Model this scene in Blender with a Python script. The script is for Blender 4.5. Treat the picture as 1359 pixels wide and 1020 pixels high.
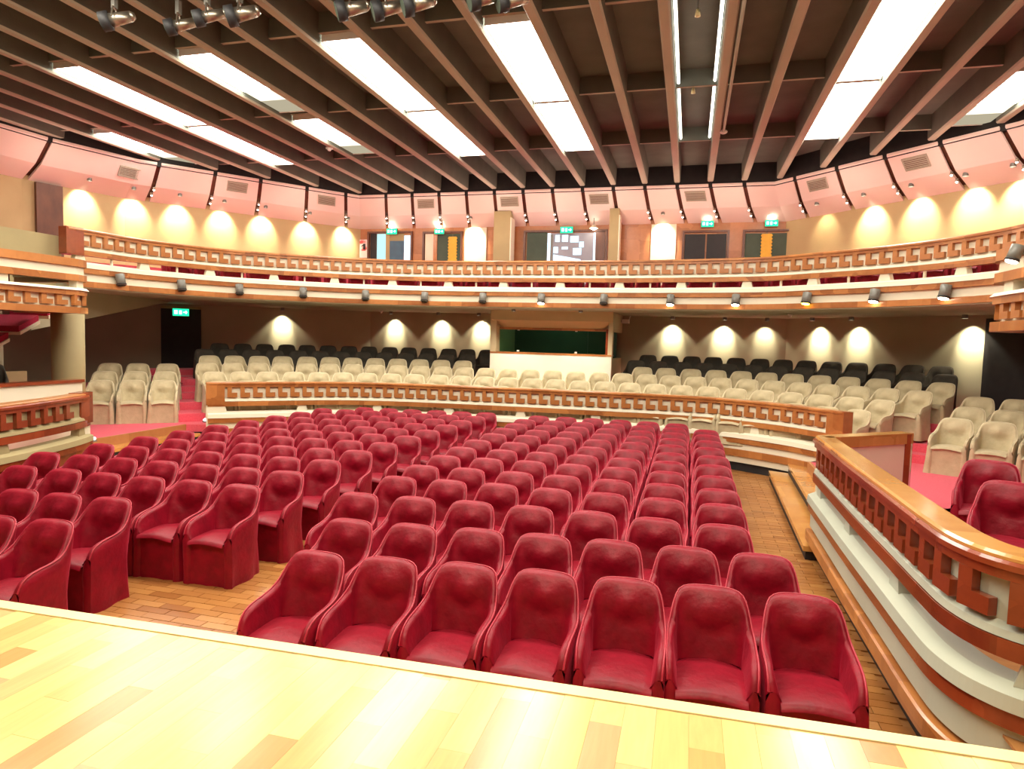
import bpy, math, random
from mathutils import Matrix, Vector
random.seed(7)
sc = bpy.context.scene
for o in list(bpy.data.objects): bpy.data.objects.remove(o)
COL = sc.collection

# ------------------------------------------------------------------ camera, world, exposure
EYE = 2.43                                   # eye height above the hall floor (standing on the stage)
R3 = ((0.96529, 0.25973, 0.02748), (-0.04412, 0.05845, 0.99731), (-0.25742, 0.96391, -0.06788))
cam = bpy.data.objects.new('camera', bpy.data.cameras.new('camera')); COL.objects.link(cam)
cam.data.sensor_width = 36.0; cam.data.lens = 874 / 1359 * 36; cam.data.clip_end = 200
cam.matrix_world = Matrix(((R3[0][0], R3[1][0], -R3[2][0], 0), (R3[0][1], R3[1][1], -R3[2][1], 0),
                           (R3[0][2], R3[1][2], -R3[2][2], EYE), (0, 0, 0, 1)))
sc.camera = cam
w = bpy.data.worlds.new('hall_air'); sc.world = w; w.use_nodes = True
w.node_tree.nodes['Background'].inputs[0].default_value = (1.0, 0.86, 0.7, 1)
w.node_tree.nodes['Background'].inputs[1].default_value = 0.25
sc.view_settings.view_transform = 'Standard'; sc.view_settings.look = 'None'
sc.view_settings.gamma = 1.0; sc.view_settings.use_curve_mapping = False
sc.view_settings.exposure = 0.0

def area(name, loc, target, sx, sy, power, color=(1, .86, .68), spread=180):
    d = bpy.data.lights.new(name, 'AREA'); d.shape = 'RECTANGLE'; d.size = sx; d.size_y = sy; d.energy = power
    d.color = color; d.spread = math.radians(spread)
    o = bpy.data.objects.new(name, d); COL.objects.link(o); o.location = loc
    o.rotation_euler = (Vector(target) - Vector(loc)).to_track_quat('-Z', 'Y').to_euler()
    return o
# the theatre's stage batten, plus added unseen fills from the front and centre
area('stage_batten_light', (-1.2, 0.4, 7.0), (-1.2, 1.9, 0.9), 8, 1.0, 200, (1, .86, .62), 100)
area('added_front_fill', (-3.6, 1.2, 7.1), (-3.6, 12.0, 2.2), 12, 1.2, 330, (1, .93, .78))
area('added_centre_fill', (-3.6, 6.2, 7.0), (-3.6, 6.9, 0), 13, 2.0, 1050, (1, .94, .80))

# ------------------------------------------------------------------ small tools
def px_dir(px, py):
    a, b, c = px - 679.5, -(py - 510.0), 874.0
    return [R3[0][i] * a + R3[1][i] * b + R3[2][i] * c for i in range(3)]
def on_z(px, py, z):
    d = px_dir(px, py); t = (z - EYE) / d[2]; return (d[0] * t, d[1] * t)
def on_wall(px, py, p, q):
    d = px_dir(px, py); ex, ey = q[0] - p[0], q[1] - p[1]
    t = (p[0] * ey - p[1] * ex) / (d[0] * ey - d[1] * ex)
    return (d[0] * t, d[1] * t, EYE + d[2] * t)

class MB:
    def __init__(s): s.v = []; s.f = []
    def add(s, vs, fs):
        n = len(s.v); s.v += [tuple(v) for v in vs]; s.f += [tuple(i + n for i in f) for f in fs]
    def box(s, x0, x1, y0, y1, z0, z1):
        s.add([(x0, y0, z0), (x1, y0, z0), (x1, y1, z0), (x0, y1, z0), (x0, y0, z1), (x1, y0, z1), (x1, y1, z1), (x0, y1, z1)],
              [(0, 3, 2, 1), (4, 5, 6, 7), (0, 1, 5, 4), (1, 2, 6, 5), (2, 3, 7, 6), (3, 0, 4, 7)])
        return s
    def cyl(s, p, q, r, r2=None, n=14, caps=True):
        r2 = r if r2 is None else r2
        p, q = Vector(p), Vector(q); d = (q - p).normalized()
        a = d.orthogonal().normalized(); b = d.cross(a); vs = []
        for c, rr in ((p, r), (q, r2)):
            for i in range(n):
                t = 2 * math.pi * i / n; vs.append(c + a * (rr * math.cos(t)) + b * (rr * math.sin(t)))
        fs = [(i, (i + 1) % n, n + (i + 1) % n, n + i) for i in range(n)]
        if caps: fs += [tuple(range(n - 1, -1, -1)), tuple(range(n, 2 * n))]
        s.add(vs, fs); return s
    def sphere(s, c, rx, ry, rz, nu=12, nv=8):
        vs = []; fs = []
        for j in range(nv + 1):
            th = math.pi * j / nv
            for i in range(nu):
                ph = 2 * math.pi * i / nu
                vs.append((c[0] + rx * math.sin(th) * math.cos(ph), c[1] + ry * math.sin(th) * math.sin(ph), c[2] + rz * math.cos(th)))
        for j in range(nv):
            for i in range(nu):
                fs.append((j * nu + i, (j + 1) * nu + i, (j + 1) * nu + (i + 1) % nu, j * nu + (i + 1) % nu))
        s.add(vs, fs); return s
    def prism(s, poly, z0, z1):
        n = len(poly)
        s.add([(x, y, z0) for x, y in poly] + [(x, y, z1) for x, y in poly],
              [tuple(range(n - 1, -1, -1)), tuple(range(n, 2 * n))] + [(i, (i + 1) % n, n + (i + 1) % n, n + i) for i in range(n)])
        return s
    def sweep(s, path, prof, caps=True):
        """carry a closed (offset, z) outline along a plan path; positive offsets lie right of travel"""
        nrm = normals(path); m = len(prof); vs = []
        for (x, y), (nx, ny) in zip(path, nrm):
            for o, z in prof: vs.append((x + nx * o, y + ny * o, z))
        fs = []
        for i in range(len(path) - 1):
            for j in range(m):
                k = (j + 1) % m
                fs.append((i * m + j, i * m + k, (i + 1) * m + k, (i + 1) * m + j))
        if caps:
            fs.append(tuple(range(m - 1, -1, -1))); b = (len(path) - 1) * m; fs.append(tuple(range(b, b + m)))
        s.add(vs, fs); return s

def rect(o0, o1, z0, z1): return [(o0, z0), (o0, z1), (o1, z1), (o1, z0)]
def normals(path):
    out = []
    for i in range(len(path)):
        ns = []
        for a, b in ((i - 1, i), (i, i + 1)):
            if a < 0 or b >= len(path): continue
            dx, dy = path[b][0] - path[a][0], path[b][1] - path[a][1]; l = math.hypot(dx, dy) or 1
            ns.append((dy / l, -dx / l))
        nx = sum(n[0] for n in ns) / len(ns); ny = sum(n[1] for n in ns) / len(ns); l2 = nx * nx + ny * ny
        if len(ns) == 2: nx, ny = nx / max(l2, .3), ny / max(l2, .3)
        out.append((nx, ny))
    return out
def offset(path, o): return [(x + nx * o, y + ny * o) for (x, y), (nx, ny) in zip(path, normals(path))]
def smooth(pts, n=6):
    P = [(2 * pts[0][0] - pts[1][0], 2 * pts[0][1] - pts[1][1])] + list(pts) + [(2 * pts[-1][0] - pts[-2][0], 2 * pts[-1][1] - pts[-2][1])]
    out = []
    for i in range(1, len(P) - 2):
        for k in range(n):
            t = k / n; c = []
            for a in (0, 1):
                p0, p1, p2, p3 = P[i - 1][a], P[i][a], P[i + 1][a], P[i + 2][a]
                c.append(.5 * (2 * p1 + (p2 - p0) * t + (2 * p0 - 5 * p1 + 4 * p2 - p3) * t * t + (3 * p1 - p0 - 3 * p2 + p3) * t ** 3))
            out.append(tuple(c))
    out.append(tuple(pts[-1])); return out
def lengths(path):
    s = [0]
    for a, b in zip(path, path[1:]): s.append(s[-1] + math.hypot(b[0] - a[0], b[1] - a[1]))
    return s
def along(path, d):
    """point and right-hand normal at distance d along a path"""
    S = lengths(path)
    for i in range(len(path) - 1):
        if d <= S[i + 1] or i == len(path) - 2:
            t = (d - S[i]) / max(S[i + 1] - S[i], 1e-6); a, b = path[i], path[i + 1]
            dx, dy = b[0] - a[0], b[1] - a[1]; l = math.hypot(dx, dy) or 1
            return (a[0] + dx * t, a[1] + dy * t), (dy / l, -dx / l)
def nearest(path, p):
    S = lengths(path); best = (1e9, 0)
    for i, (a, b) in enumerate(zip(path, path[1:])):
        dx, dy = b[0] - a[0], b[1] - a[1]; l2 = dx * dx + dy * dy or 1
        t = min(1, max(0, ((p[0] - a[0]) * dx + (p[1] - a[1]) * dy) / l2))
        d = math.hypot(a[0] + dx * t - p[0], a[1] + dy * t - p[1])
        if d < best[0]: best = (d, S[i] + t * math.sqrt(l2))
    return best[1]

def mesh(name, mb, mat, smooth_it=False, origin=(0, 0, 0)):
    me = bpy.data.meshes.new(name); ox, oy, oz = origin
    me.from_pydata([(x - ox, y - oy, z - oz) for x, y, z in mb.v], [], mb.f); me.update()
    if mat: me.materials.append(mat)
    if smooth_it: me.polygons.foreach_set('use_smooth', [True] * len(me.polygons))
    return me
def put(name, me, parent=None, loc=(0, 0, 0), rz=0.0):
    o = bpy.data.objects.new(name, me); COL.objects.link(o); o.location = loc; o.rotation_euler = (0, 0, rz)
    if parent: o.parent = parent
    return o
def root(parent):
    x = y = z = 0.0; p = parent
    while p is not None: x += p.location[0]; y += p.location[1]; z += p.location[2]; p = p.parent
    return (x, y, z)
def part(name, mb, mat, parent, smooth_it=False, label=None):
    """a mesh given in room coordinates, hung under an unrotated parent"""
    o = put(name, mesh(name, mb, mat, smooth_it, root(parent)), parent)
    if label: o['label'] = label
    return o
def tag(o, label, cat, group=None):
    o['label'] = label; o['category'] = cat
    if group: o['group'] = group
    return o
def thing(name, loc, label, cat, group=None, rz=0.0):
    return tag(put(name, None, None, loc, rz), label, cat, group)
def struct(name, mb, mat, label=None, smooth_it=False):
    o = put(name, mesh(name, mb, mat, smooth_it)); o['kind'] = 'structure'
    if label: o['label'] = label
    return o
def copy_tree(o, parent=None):
    c = o.copy(); COL.objects.link(c)
    if parent: c.parent = parent
    for ch in list(o.children): copy_tree(ch, c)
    return c
ORD = ['first', 'second', 'third', 'fourth', 'fifth', 'sixth', 'seventh', 'eighth', 'ninth', 'tenth', 'eleventh', 'twelfth',
       'thirteenth', 'fourteenth', 'fifteenth', 'sixteenth', 'seventeenth', 'eighteenth', 'nineteenth', 'twentieth',
       'twenty-first', 'twenty-second', 'twenty-third', 'twenty-fourth', 'twenty-fifth', 'twenty-sixth', 'twenty-seventh',
       'twenty-eighth', 'twenty-ninth', 'thirtieth']

# ------------------------------------------------------------------ materials
def mat(name, col, rough=.6, metal=0, sheen=0, sheen_col=None, coat=0, noise=None, bump=0, bscale=60, emit=None, es=0, trans=0, spec=.5):
    m = bpy.data.materials.new(name); m.use_nodes = True; nt = m.node_tree; b = nt.nodes['Principled BSDF']
    b.inputs['Base Color'].default_value = (*col, 1); b.inputs['Roughness'].default_value = rough; b.inputs['Metallic'].default_value = metal
    b.inputs['Specular IOR Level'].default_value = spec
    if sheen:
        b.inputs['Sheen Weight'].default_value = sheen; b.inputs['Sheen Roughness'].default_value = .4
        b.inputs['Sheen Tint'].default_value = (*(sheen_col or col), 1)
    if coat: b.inputs['Coat Weight'].default_value = coat; b.inputs['Coat Roughness'].default_value = .12
    if trans: b.inputs['Transmission Weight'].default_value = trans
    if emit: b.inputs['Emission Color'].default_value = (*emit, 1); b.inputs['Emission Strength'].default_value = es
    tc = nt.nodes.new('ShaderNodeTexCoord')
    if noise:                                   # (other colour, scale vector, contrast)
        c2, scl, lo, hi = noise
        mp = nt.nodes.new('ShaderNodeMapping'); mp.inputs['Scale'].default_value = scl; nt.links.new(tc.outputs['Object'], mp.inputs[0])
        n = nt.nodes.new('ShaderNodeTexNoise'); n.inputs['Scale'].default_value = 1; n.inputs['Detail'].default_value = 4; nt.links.new(mp.outputs[0], n.inputs[0])
        r = nt.nodes.new('ShaderNodeValToRGB'); r.color_ramp.elements[0].position = lo; r.color_ramp.elements[1].position = hi
        r.color_ramp.elements[0].color = (*col, 1); r.color_ramp.elements[1].color = (*c2, 1)
        nt.links.new(n.outputs[0], r.inputs[0]); nt.links.new(r.outputs[0], b.inputs['Base Color'])
    if bump:
        n = nt.nodes.new('ShaderNodeTexNoise'); n.inputs['Scale'].default_value = bscale; nt.links.new(tc.outputs['Object'], n.inputs[0])
        bp = nt.nodes.new('ShaderNodeBump'); bp.inputs['Strength'].default_value = bump; bp.inputs['Distance'].default_value = .02
        nt.links.new(n.outputs[0], bp.inputs['Height']); nt.links.new(bp.outputs[0], b.inputs['Normal'])
    return m
def veneer(name, c1, c2, rough=.28, coat=.3):
    """wood veneer laid in leaves: each short length of the rail has its own tone, with grain inside"""
    m = bpy.data.materials.new(name); m.use_nodes = True; nt = m.node_tree; b = nt.nodes['Principled BSDF']; L = nt.links.new
    tc = nt.nodes.new('ShaderNodeTexCoord')
    v = nt.nodes.new('ShaderNodeTexVoronoi'); v.inputs['Scale'].default_value = 2.6; v.distance = 'CHEBYCHEV'; v.inputs['Randomness'].default_value = .35; L(tc.outputs['Object'], v.inputs['Vector'])
    n = nt.nodes.new('ShaderNodeTexNoise'); n.inputs['Scale'].default_value = 9; n.inputs['Detail'].default_value = 6; L(tc.outputs['Object'], n.inputs['Vector'])
    sep = nt.nodes.new('ShaderNodeSeparateColor'); L(v.outputs['Color'], sep.inputs[0])
    mx = nt.nodes.new('ShaderNodeMath'); mx.operation = 'MULTIPLY_ADD'; mx.inputs[1].default_value = .6; L(sep.outputs[0], mx.inputs[0])
    m2 = nt.nodes.new('ShaderNodeMath'); m2.operation = 'MULTIPLY'; m2.inputs[1].default_value = .5; L(n.outputs[0], m2.inputs[0]); L(m2.outputs[0], mx.inputs[2])
    r = nt.nodes.new('ShaderNodeValToRGB'); r.color_ramp.elements[0].color = (*c1, 1); r.color_ramp.elements[1].color = (*c2, 1)
    r.color_ramp.elements[0].position = .15; r.color_ramp.elements[1].position = .85
    L(mx.outputs[0], r.inputs[0]); L(r.outputs[0], b.inputs['Base Color'])
    b.inputs['Roughness'].default_value = rough; b.inputs['Coat Weight'].default_value = coat; b.inputs['Coat Roughness'].default_value = .15
    return m
def parquet(name, cols, rough=.3, island=False, grain=(60, 4, 4)):
    """one tone per wooden block"""
    m = bpy.data.materials.new(name); m.use_nodes = True; nt = m.node_tree; b = nt.nodes['Principled BSDF']; L = nt.links.new
    if island: src = nt.nodes.new('ShaderNodeNewGeometry').outputs['Random Per Island']
    else: src = nt.nodes.new('ShaderNodeObjectInfo').outputs['Random']
    r = nt.nodes.new('ShaderNodeValToRGB'); e = r.color_ramp.elements
    while len(e) < len(cols): e.new(.5)
    for i, c in enumerate(cols): e[i].position = i / (len(cols) - 1); e[i].color = (*c, 1)
    L(src, r.inputs[0])
    tc = nt.nodes.new('ShaderNodeTexCoord'); mp = nt.nodes.new('ShaderNodeMapping'); mp.inputs['Scale'].default_value = grain
    L(tc.outputs['Object'], mp.inputs[0]); n = nt.nodes.new('ShaderNodeTexNoise'); n.inputs['Scale'].default_value = 1; n.inputs['Detail'].default_value = 5; L(mp.outputs[0], n.inputs[0])
    g = nt.nodes.new('ShaderNodeMapRange'); g.inputs[3].default_value = .82; g.inputs[4].default_value = 1.12; L(n.outputs[0], g.inputs[0])
    mu = nt.nodes.new('ShaderNodeMix'); mu.data_type = 'RGBA'; mu.blend_type = 'MULTIPLY'; mu.inputs[0].default_value = 1
    L(r.outputs[0], mu.inputs[6]); L(g.outputs[0], mu.inputs[7]); L(mu.outputs[2], b.inputs['Base Color'])
    b.inputs['Roughness'].default_value = rough; b.inputs['Coat Weight'].default_value = .15; b.inputs['Coat Roughness'].default_value = .2
    return m
def glow(name, col, strength):
    m = bpy.data.materials.new(name); m.use_nodes = True; nt = m.node_tree; nt.nodes.clear()
    e = nt.nodes.new('ShaderNodeEmission'); e.inputs[0].default_value = (*col, 1); e.inputs[1].default_value = strength
    o = nt.nodes.new('ShaderNodeOutputMaterial'); nt.links.new(e.outputs[0], o.inputs[0]); return m

RED = mat('red_velvet', (.26, .0025, .016), .46, sheen=.32, sheen_col=(1, .10, .18), noise=((.16, .0015, .009), (9, 9, 9), .35, .75), bump=.2, bscale=22, spec=.28)
REDP = mat('red_piping', (.42, .016, .04), .4, sheen=.8, sheen_col=(1, .25, .3))
BEIGE = mat('beige_cotton', (.56, .46, .28), .8, sheen=.2, sheen_col=(1, .95, .85), noise=((.46, .375, .225), (8, 8, 8), .35, .75), bump=.25, bscale=22)
BEIGEP = mat('beige_piping', (.74, .63, .42), .8)
DARKC = mat('charcoal_cotton', (.045, .036, .024), .8, noise=((.065, .052, .036), (8, 8, 8), .3, .8), bump=.2, bscale=22)
WOOD = veneer('orange_veneer', (.29, .088, .022), (.54, .215, .062))
WOODR = veneer('mahogany_veneer', (.15, .026, .010), (.32, .062, .02), .22, .4)
WOODW = veneer('wall_veneer', (.36, .13, .04), (.52, .22, .08), .4, .1)
CAP = veneer('golden_cap_wood', (.46, .19, .04), (.66, .33, .09), .2, .5)
CREAM = mat('cream_paint', (.86, .80, .62), .5, noise=((.82, .76, .58), (1.5, 1.5, 1.5), .3, .7))
MINT = mat('pale_grey_paint', (.52, .55, .45), .4, noise=((.46, .49, .40), (2, 2, 2), .3, .7))
TAUPE = mat('taupe_plaster', (.38, .36, .24), .8, noise=((.44, .41, .28), (1.2, 1.2, 1.2), .3, .7), bump=.1, bscale=90)
GOLD = mat('ochre_plaster', (.52, .39, .19), .7, noise=((.46, .34, .16), (1.2, 1.2, 1.2), .3, .7), bump=.1, bscale=90)
MUST = mat('mustard_plaster', (.42, .34, .17), .75, noise=((.37, .30, .15), (2, 2, 2), .3, .7))
PINK = mat('pink_glow_panel_paint', (.92, .80, .73), .45, noise=((.89, .76, .69), (1, 1, 1), .3, .7))  # blush tint holds the pink glow bounced from chairs and lamps
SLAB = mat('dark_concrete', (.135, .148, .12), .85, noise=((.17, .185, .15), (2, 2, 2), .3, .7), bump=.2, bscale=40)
BEAM = mat('lit_beam_and_fitting_tan', (.50, .49, .39), .7, noise=((.43, .42, .33), (3, 1, 3), .3, .7), bump=.15, bscale=50)
CARPET = mat('red_carpet', (.84, .12, .17), .95, sheen=.5, sheen_col=(1, .4, .45), noise=((.74, .085, .125), (40, 40, 40), .3, .7), bump=.3, bscale=300)
CARPETR = mat('dark_red_carpet', (.42, .015, .05), .95, noise=((.36, .01, .04), (40, 40, 40), .3, .7))
BLACK = mat('black_paint', (.012, .011, .012), .6, noise=((.02, .018, .018), (6, 6, 6), .3, .7))
DARKW = mat('dark_brown_wood', (.10, .035, .02), .4, noise=((.16, .06, .03), (14, 2, 2), .3, .7))
GREYM = mat('grey_enamel', (.20, .19, .16), .4, noise=((.16, .15, .13), (9, 9, 9), .3, .7))
CHROME = mat('worn_chrome', (.50, .44, .36), .33, metal=.9, noise=((.30, .26, .20), (12, 12, 12), .3, .7))
WHITE = mat('white_plastic', (.85, .82, .74), .4, noise=((.8, .77, .7), (9, 9, 9), .3, .7))
YELLOW = mat('yellow_paper', (.85, .50, .05), .6, noise=((.78, .44, .04), (9, 9, 9), .3, .7))
NOSE = mat('pale_edge_strip', (.90, .76, .38), .35, noise=((.84, .7, .34), (4, 4, 4), .3, .7))
DGREEN = mat('dark_green_room', (.06, .09, .065), .8, noise=((.08, .115, .08), (3, 3, 3), .3, .7))
POSTER = mat('red_placard', (.78, .10, .09), .5, noise=((.95, .8, .76), (5, 5, 5), .45, .52))
LAMPW = glow('ceiling_tube_light', (1.0, .94, .83), 22)
LAMPD = glow('dim_tube_light', (1.0, .93, .80), 6)
SPARK = glow('halogen_lamp', (1.0, .87, .68), 30)
TINY = glow('small_halogen_lamp', (1.0, .87, .70), 14)
STEPL = glow('step_lamp', (1.0, .92, .85), 8)
DIM1 = glow('slab_fade_glow', (1.0, .92, .72), 1.6)
DIM2 = glow('faint_slab_fade_glow', (1.0, .88, .62), .5)
SPARKY = glow('yellow_gel_lamp', (1.0, .62, .05), 20)
EXITG = glow('green_exit_panel', (.02, .95, .42), 1.6)
EXITW = glow('white_exit_pictogram', (.8, 1, .9), 2.2)
COOLW = glow('cool_white_glow', (.72, .90, 1.0), 1.6)
COOLB = glow('cyan_window', (.55, .95, .95), 1.2)
STAGEP = parquet('stage_board_wood', [(.58, .26, .09), (.80, .52, .18), (.88, .68, .26), (.66, .36, .18), (.84, .60, .20), (.74, .46, .17)], .22, grain=(40, 3, 4))
FLOORP = parquet('hall_block_wood', [(.28, .10, .026), (.38, .155, .042), (.46, .21, .062), (.33, .125, .034)], .3, grain=(4, 50, 4))
FLOORI = parquet('hall_parquet_wood', [(.28, .10, .026), (.38, .155, .042), (.46, .21, .062), (.33, .125, .034)], .3, island=True, grain=(4, 50, 4))
FLOORB = mat('hall_floor_wood', (.34, .145, .045), .35, noise=((.42, .19, .06), (3.5, 11, 1), .4, .6))
def glass(name, tint, refl=.25):
    m = bpy.data.materials.new(name); m.use_nodes = True; nt = m.node_tree; nt.nodes.clear(); L = nt.links.new
    t = nt.nodes.new('ShaderNodeBsdfTransparent'); t.inputs[0].default_value = (*tint, 1)
    g = nt.nodes.new('ShaderNodeBsdfGlossy'); g.inputs['Roughness'].default_value = .03
    f = nt.nodes.new('ShaderNodeLayerWeight'); f.inputs[0].default_value = refl
    x = nt.nodes.new('ShaderNodeMixShader'); o = nt.nodes.new('ShaderNodeOutputMaterial')
    L(f.outputs['Fresnel'], x.inputs[0]); L(t.outputs[0], x.inputs[1]); L(g.outputs[0], x.inputs[2]); L(x.outputs[0], o.inputs[0]); return m
GLASS = glass('green_tinted_glass', (.55, .75, .62))

# ------------------------------------------------------------------ plan of the hall (metres, stage at the origin, audience towards +Y)
CEN = smooth([(-9.55, 11.45), (-9.15, 11.80), (-8.40, 12.45), (-7.50, 13.12), (-6.40, 13.52), (-4.90, 13.72), (-3.30, 13.84), (-1.72, 13.90),
              (-.18, 13.90), (.75, 13.68), (1.79, 12.98), (2.36, 12.30), (2.60, 11.98)], 4)
CEN = offset(CEN, .07)
RPAR = smooth([(1.50, 8.22), (1.49, 7.2), (1.48, 6.2), (1.48, 5.2), (1.48, 4.5), (1.50, 4.12), (1.60, 3.86), (1.82, 3.70), (2.4, 3.52), (3.4, 3.3)], 8)
LPAR = smooth([(-8.5, 4.6), (-8.56, 5.6), (-8.66, 6.5), (-8.86, 7.3), (-9.1, 8.0), (-9.3, 8.4)], 4)
BAL = smooth([(-11.32, 9.85), (-11.24, 10.6), (-11.12, 11.5), (-10.35, 13.0), (-9.07, 14.08), (-7.7, 14.86), (-6.0, 15.32), (-3.8, 15.42), (-1.3, 15.40), (.6, 15.15),
              (1.6, 14.85), (2.6, 14.1), (3.42, 13.4), (4.1, 12.55), (4.6, 11.5), (4.75, 10.4), (4.8, 9.4)], 4)
UPT = [(-16.0, 6.0), (-15.35, 12.9), (-14.7, 15.0), (-10.75, 20.05), (2.1, 20.05), (6.15, 15.6), (7.7, 12.2), (8.4, 6.0)]    # upper rim of the sloped panels
UPC = offset(UPT, -.55); UPW = offset(UPT, -1.15)
LOW = [(-21.0, 9.5), (-16.6, 14.3), (-9.75, 19.0), (2.5, 19.0), (5.9, 15.3), (8.6, 11.5), (10, 8)]

# ------------------------------------------------------------------ floors
fl = struct('floor', MB().box(-12, 5, 1.5, 16, -.12, -.012), FLOORB, 'worn orange parquet floor under the red chairs')
def block_at(x, y, lx, ly): return (x - lx / 2 + .003, x + lx / 2 - .003, y - ly / 2 + .003, y + ly / 2 - .003)
BL, BW = .30, .10
bm_ = MB().box(-BL / 2 + .003, BL / 2 - .003, -BW / 2 + .003, BW / 2 - .003, -.012, 0)
BLK = mesh('parquet_block', bm_, FLOORP)
spots = []; rest = []
def cells(x0, x1, y0, y1):
    j0 = int(y0 / BW)
    for j in range(j0, int(y1 / BW)):
        i = 0; x = x0 + (.15 if j % 2 else 0)
        while x < x1: yield (x, j * BW); x += BL
for c in cells(-5.6, -2.6, 4.0, 6.2): (spots if c[1] < 6.3 and -5.3 < c[0] < -2.7 else rest).append(c)
for c in cells(.55, 1.55, 2.9, 7.6): spots.append(c)
for c in cells(.55, 1.75, 7.6, 13.6): rest.append(c)
for c in cells(-4.3, -3.2, 6.2, 13.6): rest.append(c)
for c in cells(-8.9, -5.6, 3.6, 5.2): rest.append(c)
spots.sort(key=lambda c: c[0] ** 2 + c[1] ** 2); rest += spots[290:]; spots = spots[:290]
for x, y in spots: put('parquet_block', BLK, fl, (x, y, random.uniform(-.001, .001)))
mb = MB()
for x, y in rest: x0, x1, y0, y1 = block_at(x, y, BL, BW); mb.box(x0, x1, y0, y1, -.012, random.uniform(-.001, .001))
o = part('parquet_blocks', mb, FLOORI, fl); o['kind'] = 'stuff'

# stage: a deck with separate boards and a pale edge strip
def stage_y(x): return 2.68 + .028 * (x + 1.1)
mb = MB(); mb.add([(x, y, z) for z in (0, .94) for x, y in ((-12, -6), (6, -6), (6, stage_y(6)), (-12, stage_y(-12)))],
                  [(3, 2, 1, 0), (4, 5, 6, 7), (0, 1, 5, 4), (1, 2, 6, 5), (2, 3, 7, 6), (3, 0, 4, 7)])
st = struct('floor_stage', mb, STAGEP, 'golden wooden stage deck')
mb = MB(); mb.add([(x, stage_y(x) - o_, z) for x in (-12, 6) for o_, z in ((.055, .938), (-.02, .938), (-.02, .958), (.055, .958))],
                  [(0, 1, 5, 4), (1, 2, 6, 5), (2, 3, 7, 6), (3, 0, 4, 7), (0, 3, 2, 1), (4, 5, 6, 7)])
part('edge_strip', mb, NOSE, st, label='pale strip along the stage edge')
PW, PL = .125, .62
BRD = mesh('stage_board', MB().box(-PW / 2 + .0004, PW / 2 - .0004, -PL / 2 + .0004, PL / 2 - .0004, 0, .012), STAGEP)
n = 0
for i in range(-32, 16):
    x = i * PW; off = (i * .37) % 1 * PL; yend = stage_y(x) - .058
    y = yend - off
    ys = [yend]
    while y > .9: ys.append(y); y -= PL
    ys.append(max(y, .9))
    for a, b in zip(ys, ys[1:]):
        if a - b < .02: continue
        o = put('stage_board', BRD, st, (x, (a + b) / 2, .94 + random.uniform(0, .0008))); o.scale = (1, (a - b) / PL, 1); n += 1

# gallery floor around the arena
edge = [(-8.7, 1.5), (-8.6, 4.6), (-8.75, 6.5), (-9.2, 8.0), (-9.95, 8.6), (-9.98, 11.3), (-9.6, 11.46)] + CEN[2:-1:3] + [(2.62, 12.0), (2.05, 12.0), (2.02, 8.3), (1.6, 8.2), (1.56, 4.6), (1.6, 4.1), (1.9, 3.8), (5.0, 3.0)]
c0 = (-3.7, 5.0); vs = []
for x, y in edge:
    dx, dy = x - c0[0], y - c0[1]; l = math.hypot(dx, dy); vs += [(x, y, .5), (c0[0] + dx / l * 20, c0[1] + dy / l * 20, .5), (x, y, .35)]
mb = MB(); fs = []
for i in range(len(edge) - 1): a, b = 3 * i, 3 * i + 3; fs += [(a, b, b + 1, a + 1), (a + 2, b + 2, b, a)]
mb.add(vs, fs); struct('floor_gallery', mb, CARPET, 'red carpet of the raised gallery')
mb = MB().box(1.62, 5, 3.55, 4.9, .49, .506); struct('floor_box', mb, FLOORB, 'wooden floor inside the near right box')

for nm_, a_, b_ in (('trim_5', (-9.95, 8.6), (-9.98, 11.3)), ('trim_6', (2.05, 12.0), (2.02, 8.3))):
    struct(nm_, MB().sweep([a_, b_], rect(-.02, .03, .34, .506)), WOODW, 'wooden edge of the gallery floor above the steps')
# raked platforms for the beige rows
APATH = smooth([(-10.75, 11.85), (-10.1, 12.65), (-9.43, 13.28), (-8.45, 13.9), (-7.45, 14.38), (-6.3, 14.75), (-5.0, 14.98), (-3.5, 15.05), (-1.6, 15.04), (.14, 14.86),
                (1.26, 14.52), (2.22, 14.02), (3.0, 13.5), (3.7, 12.9)], 4)
APATH = offset(APATH, -.06)
prof = []
RISE = [.67, .84, .98, 1.12, 1.26, 1.40]
for k, z in enumerate(RISE):
    e = .60 - .78 * k; prof += [(e, .5 if k == 0 else RISE[k - 1]), (e, z)]
prof += [(-4.2, RISE[-1]), (-4.2, .5)]
struct('floor_rake', MB().sweep(APATH, prof[::-1]), CARPET, 'stepped red platforms under the beige chairs')

# ------------------------------------------------------------------ walls
def wall(name, path, z0, z1, m, label, th=.2):
    return struct(name, MB().sweep(path, [(0, z0), (0, z1), (-th, z1), (-th, z0)]), m, label)
wall('wall_lower_left', LOW[:3], .3, 3.35, TAUPE, 'taupe lower wall, left angled stretch')
wall('wall_lower_back', LOW[2:4], .3, 3.35, TAUPE, 'taupe lower wall behind the projection booth')
wall('wall_lower_right', LOW[3:], .3, 3.35, TAUPE, 'taupe lower wall, right angled stretch')
wall('wall_upper_left', UPW[0:4], 3.3, 6.3, GOLD, 'ochre upper wall, left stretch')
wub = wall('wall_upper_back', [UPW[3], UPW[4]], 3.3, 6.3, WOODW, 'wood-veneered upper back wall with doors')
wall('wall_upper_right', UPW[4:], 3.3, 6.3, GOLD, 'ochre upper wall, right stretch')
wall('wall_stage_left', [(-12.6, -6), (-12.6, 4.5)], -.1, 8, DARKW, 'dark stage wall')
wall('wall_stage_right', [(6.6, 3.2), (6.6, -6)], -.1, 8, DARKW, 'dark stage wall')
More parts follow.
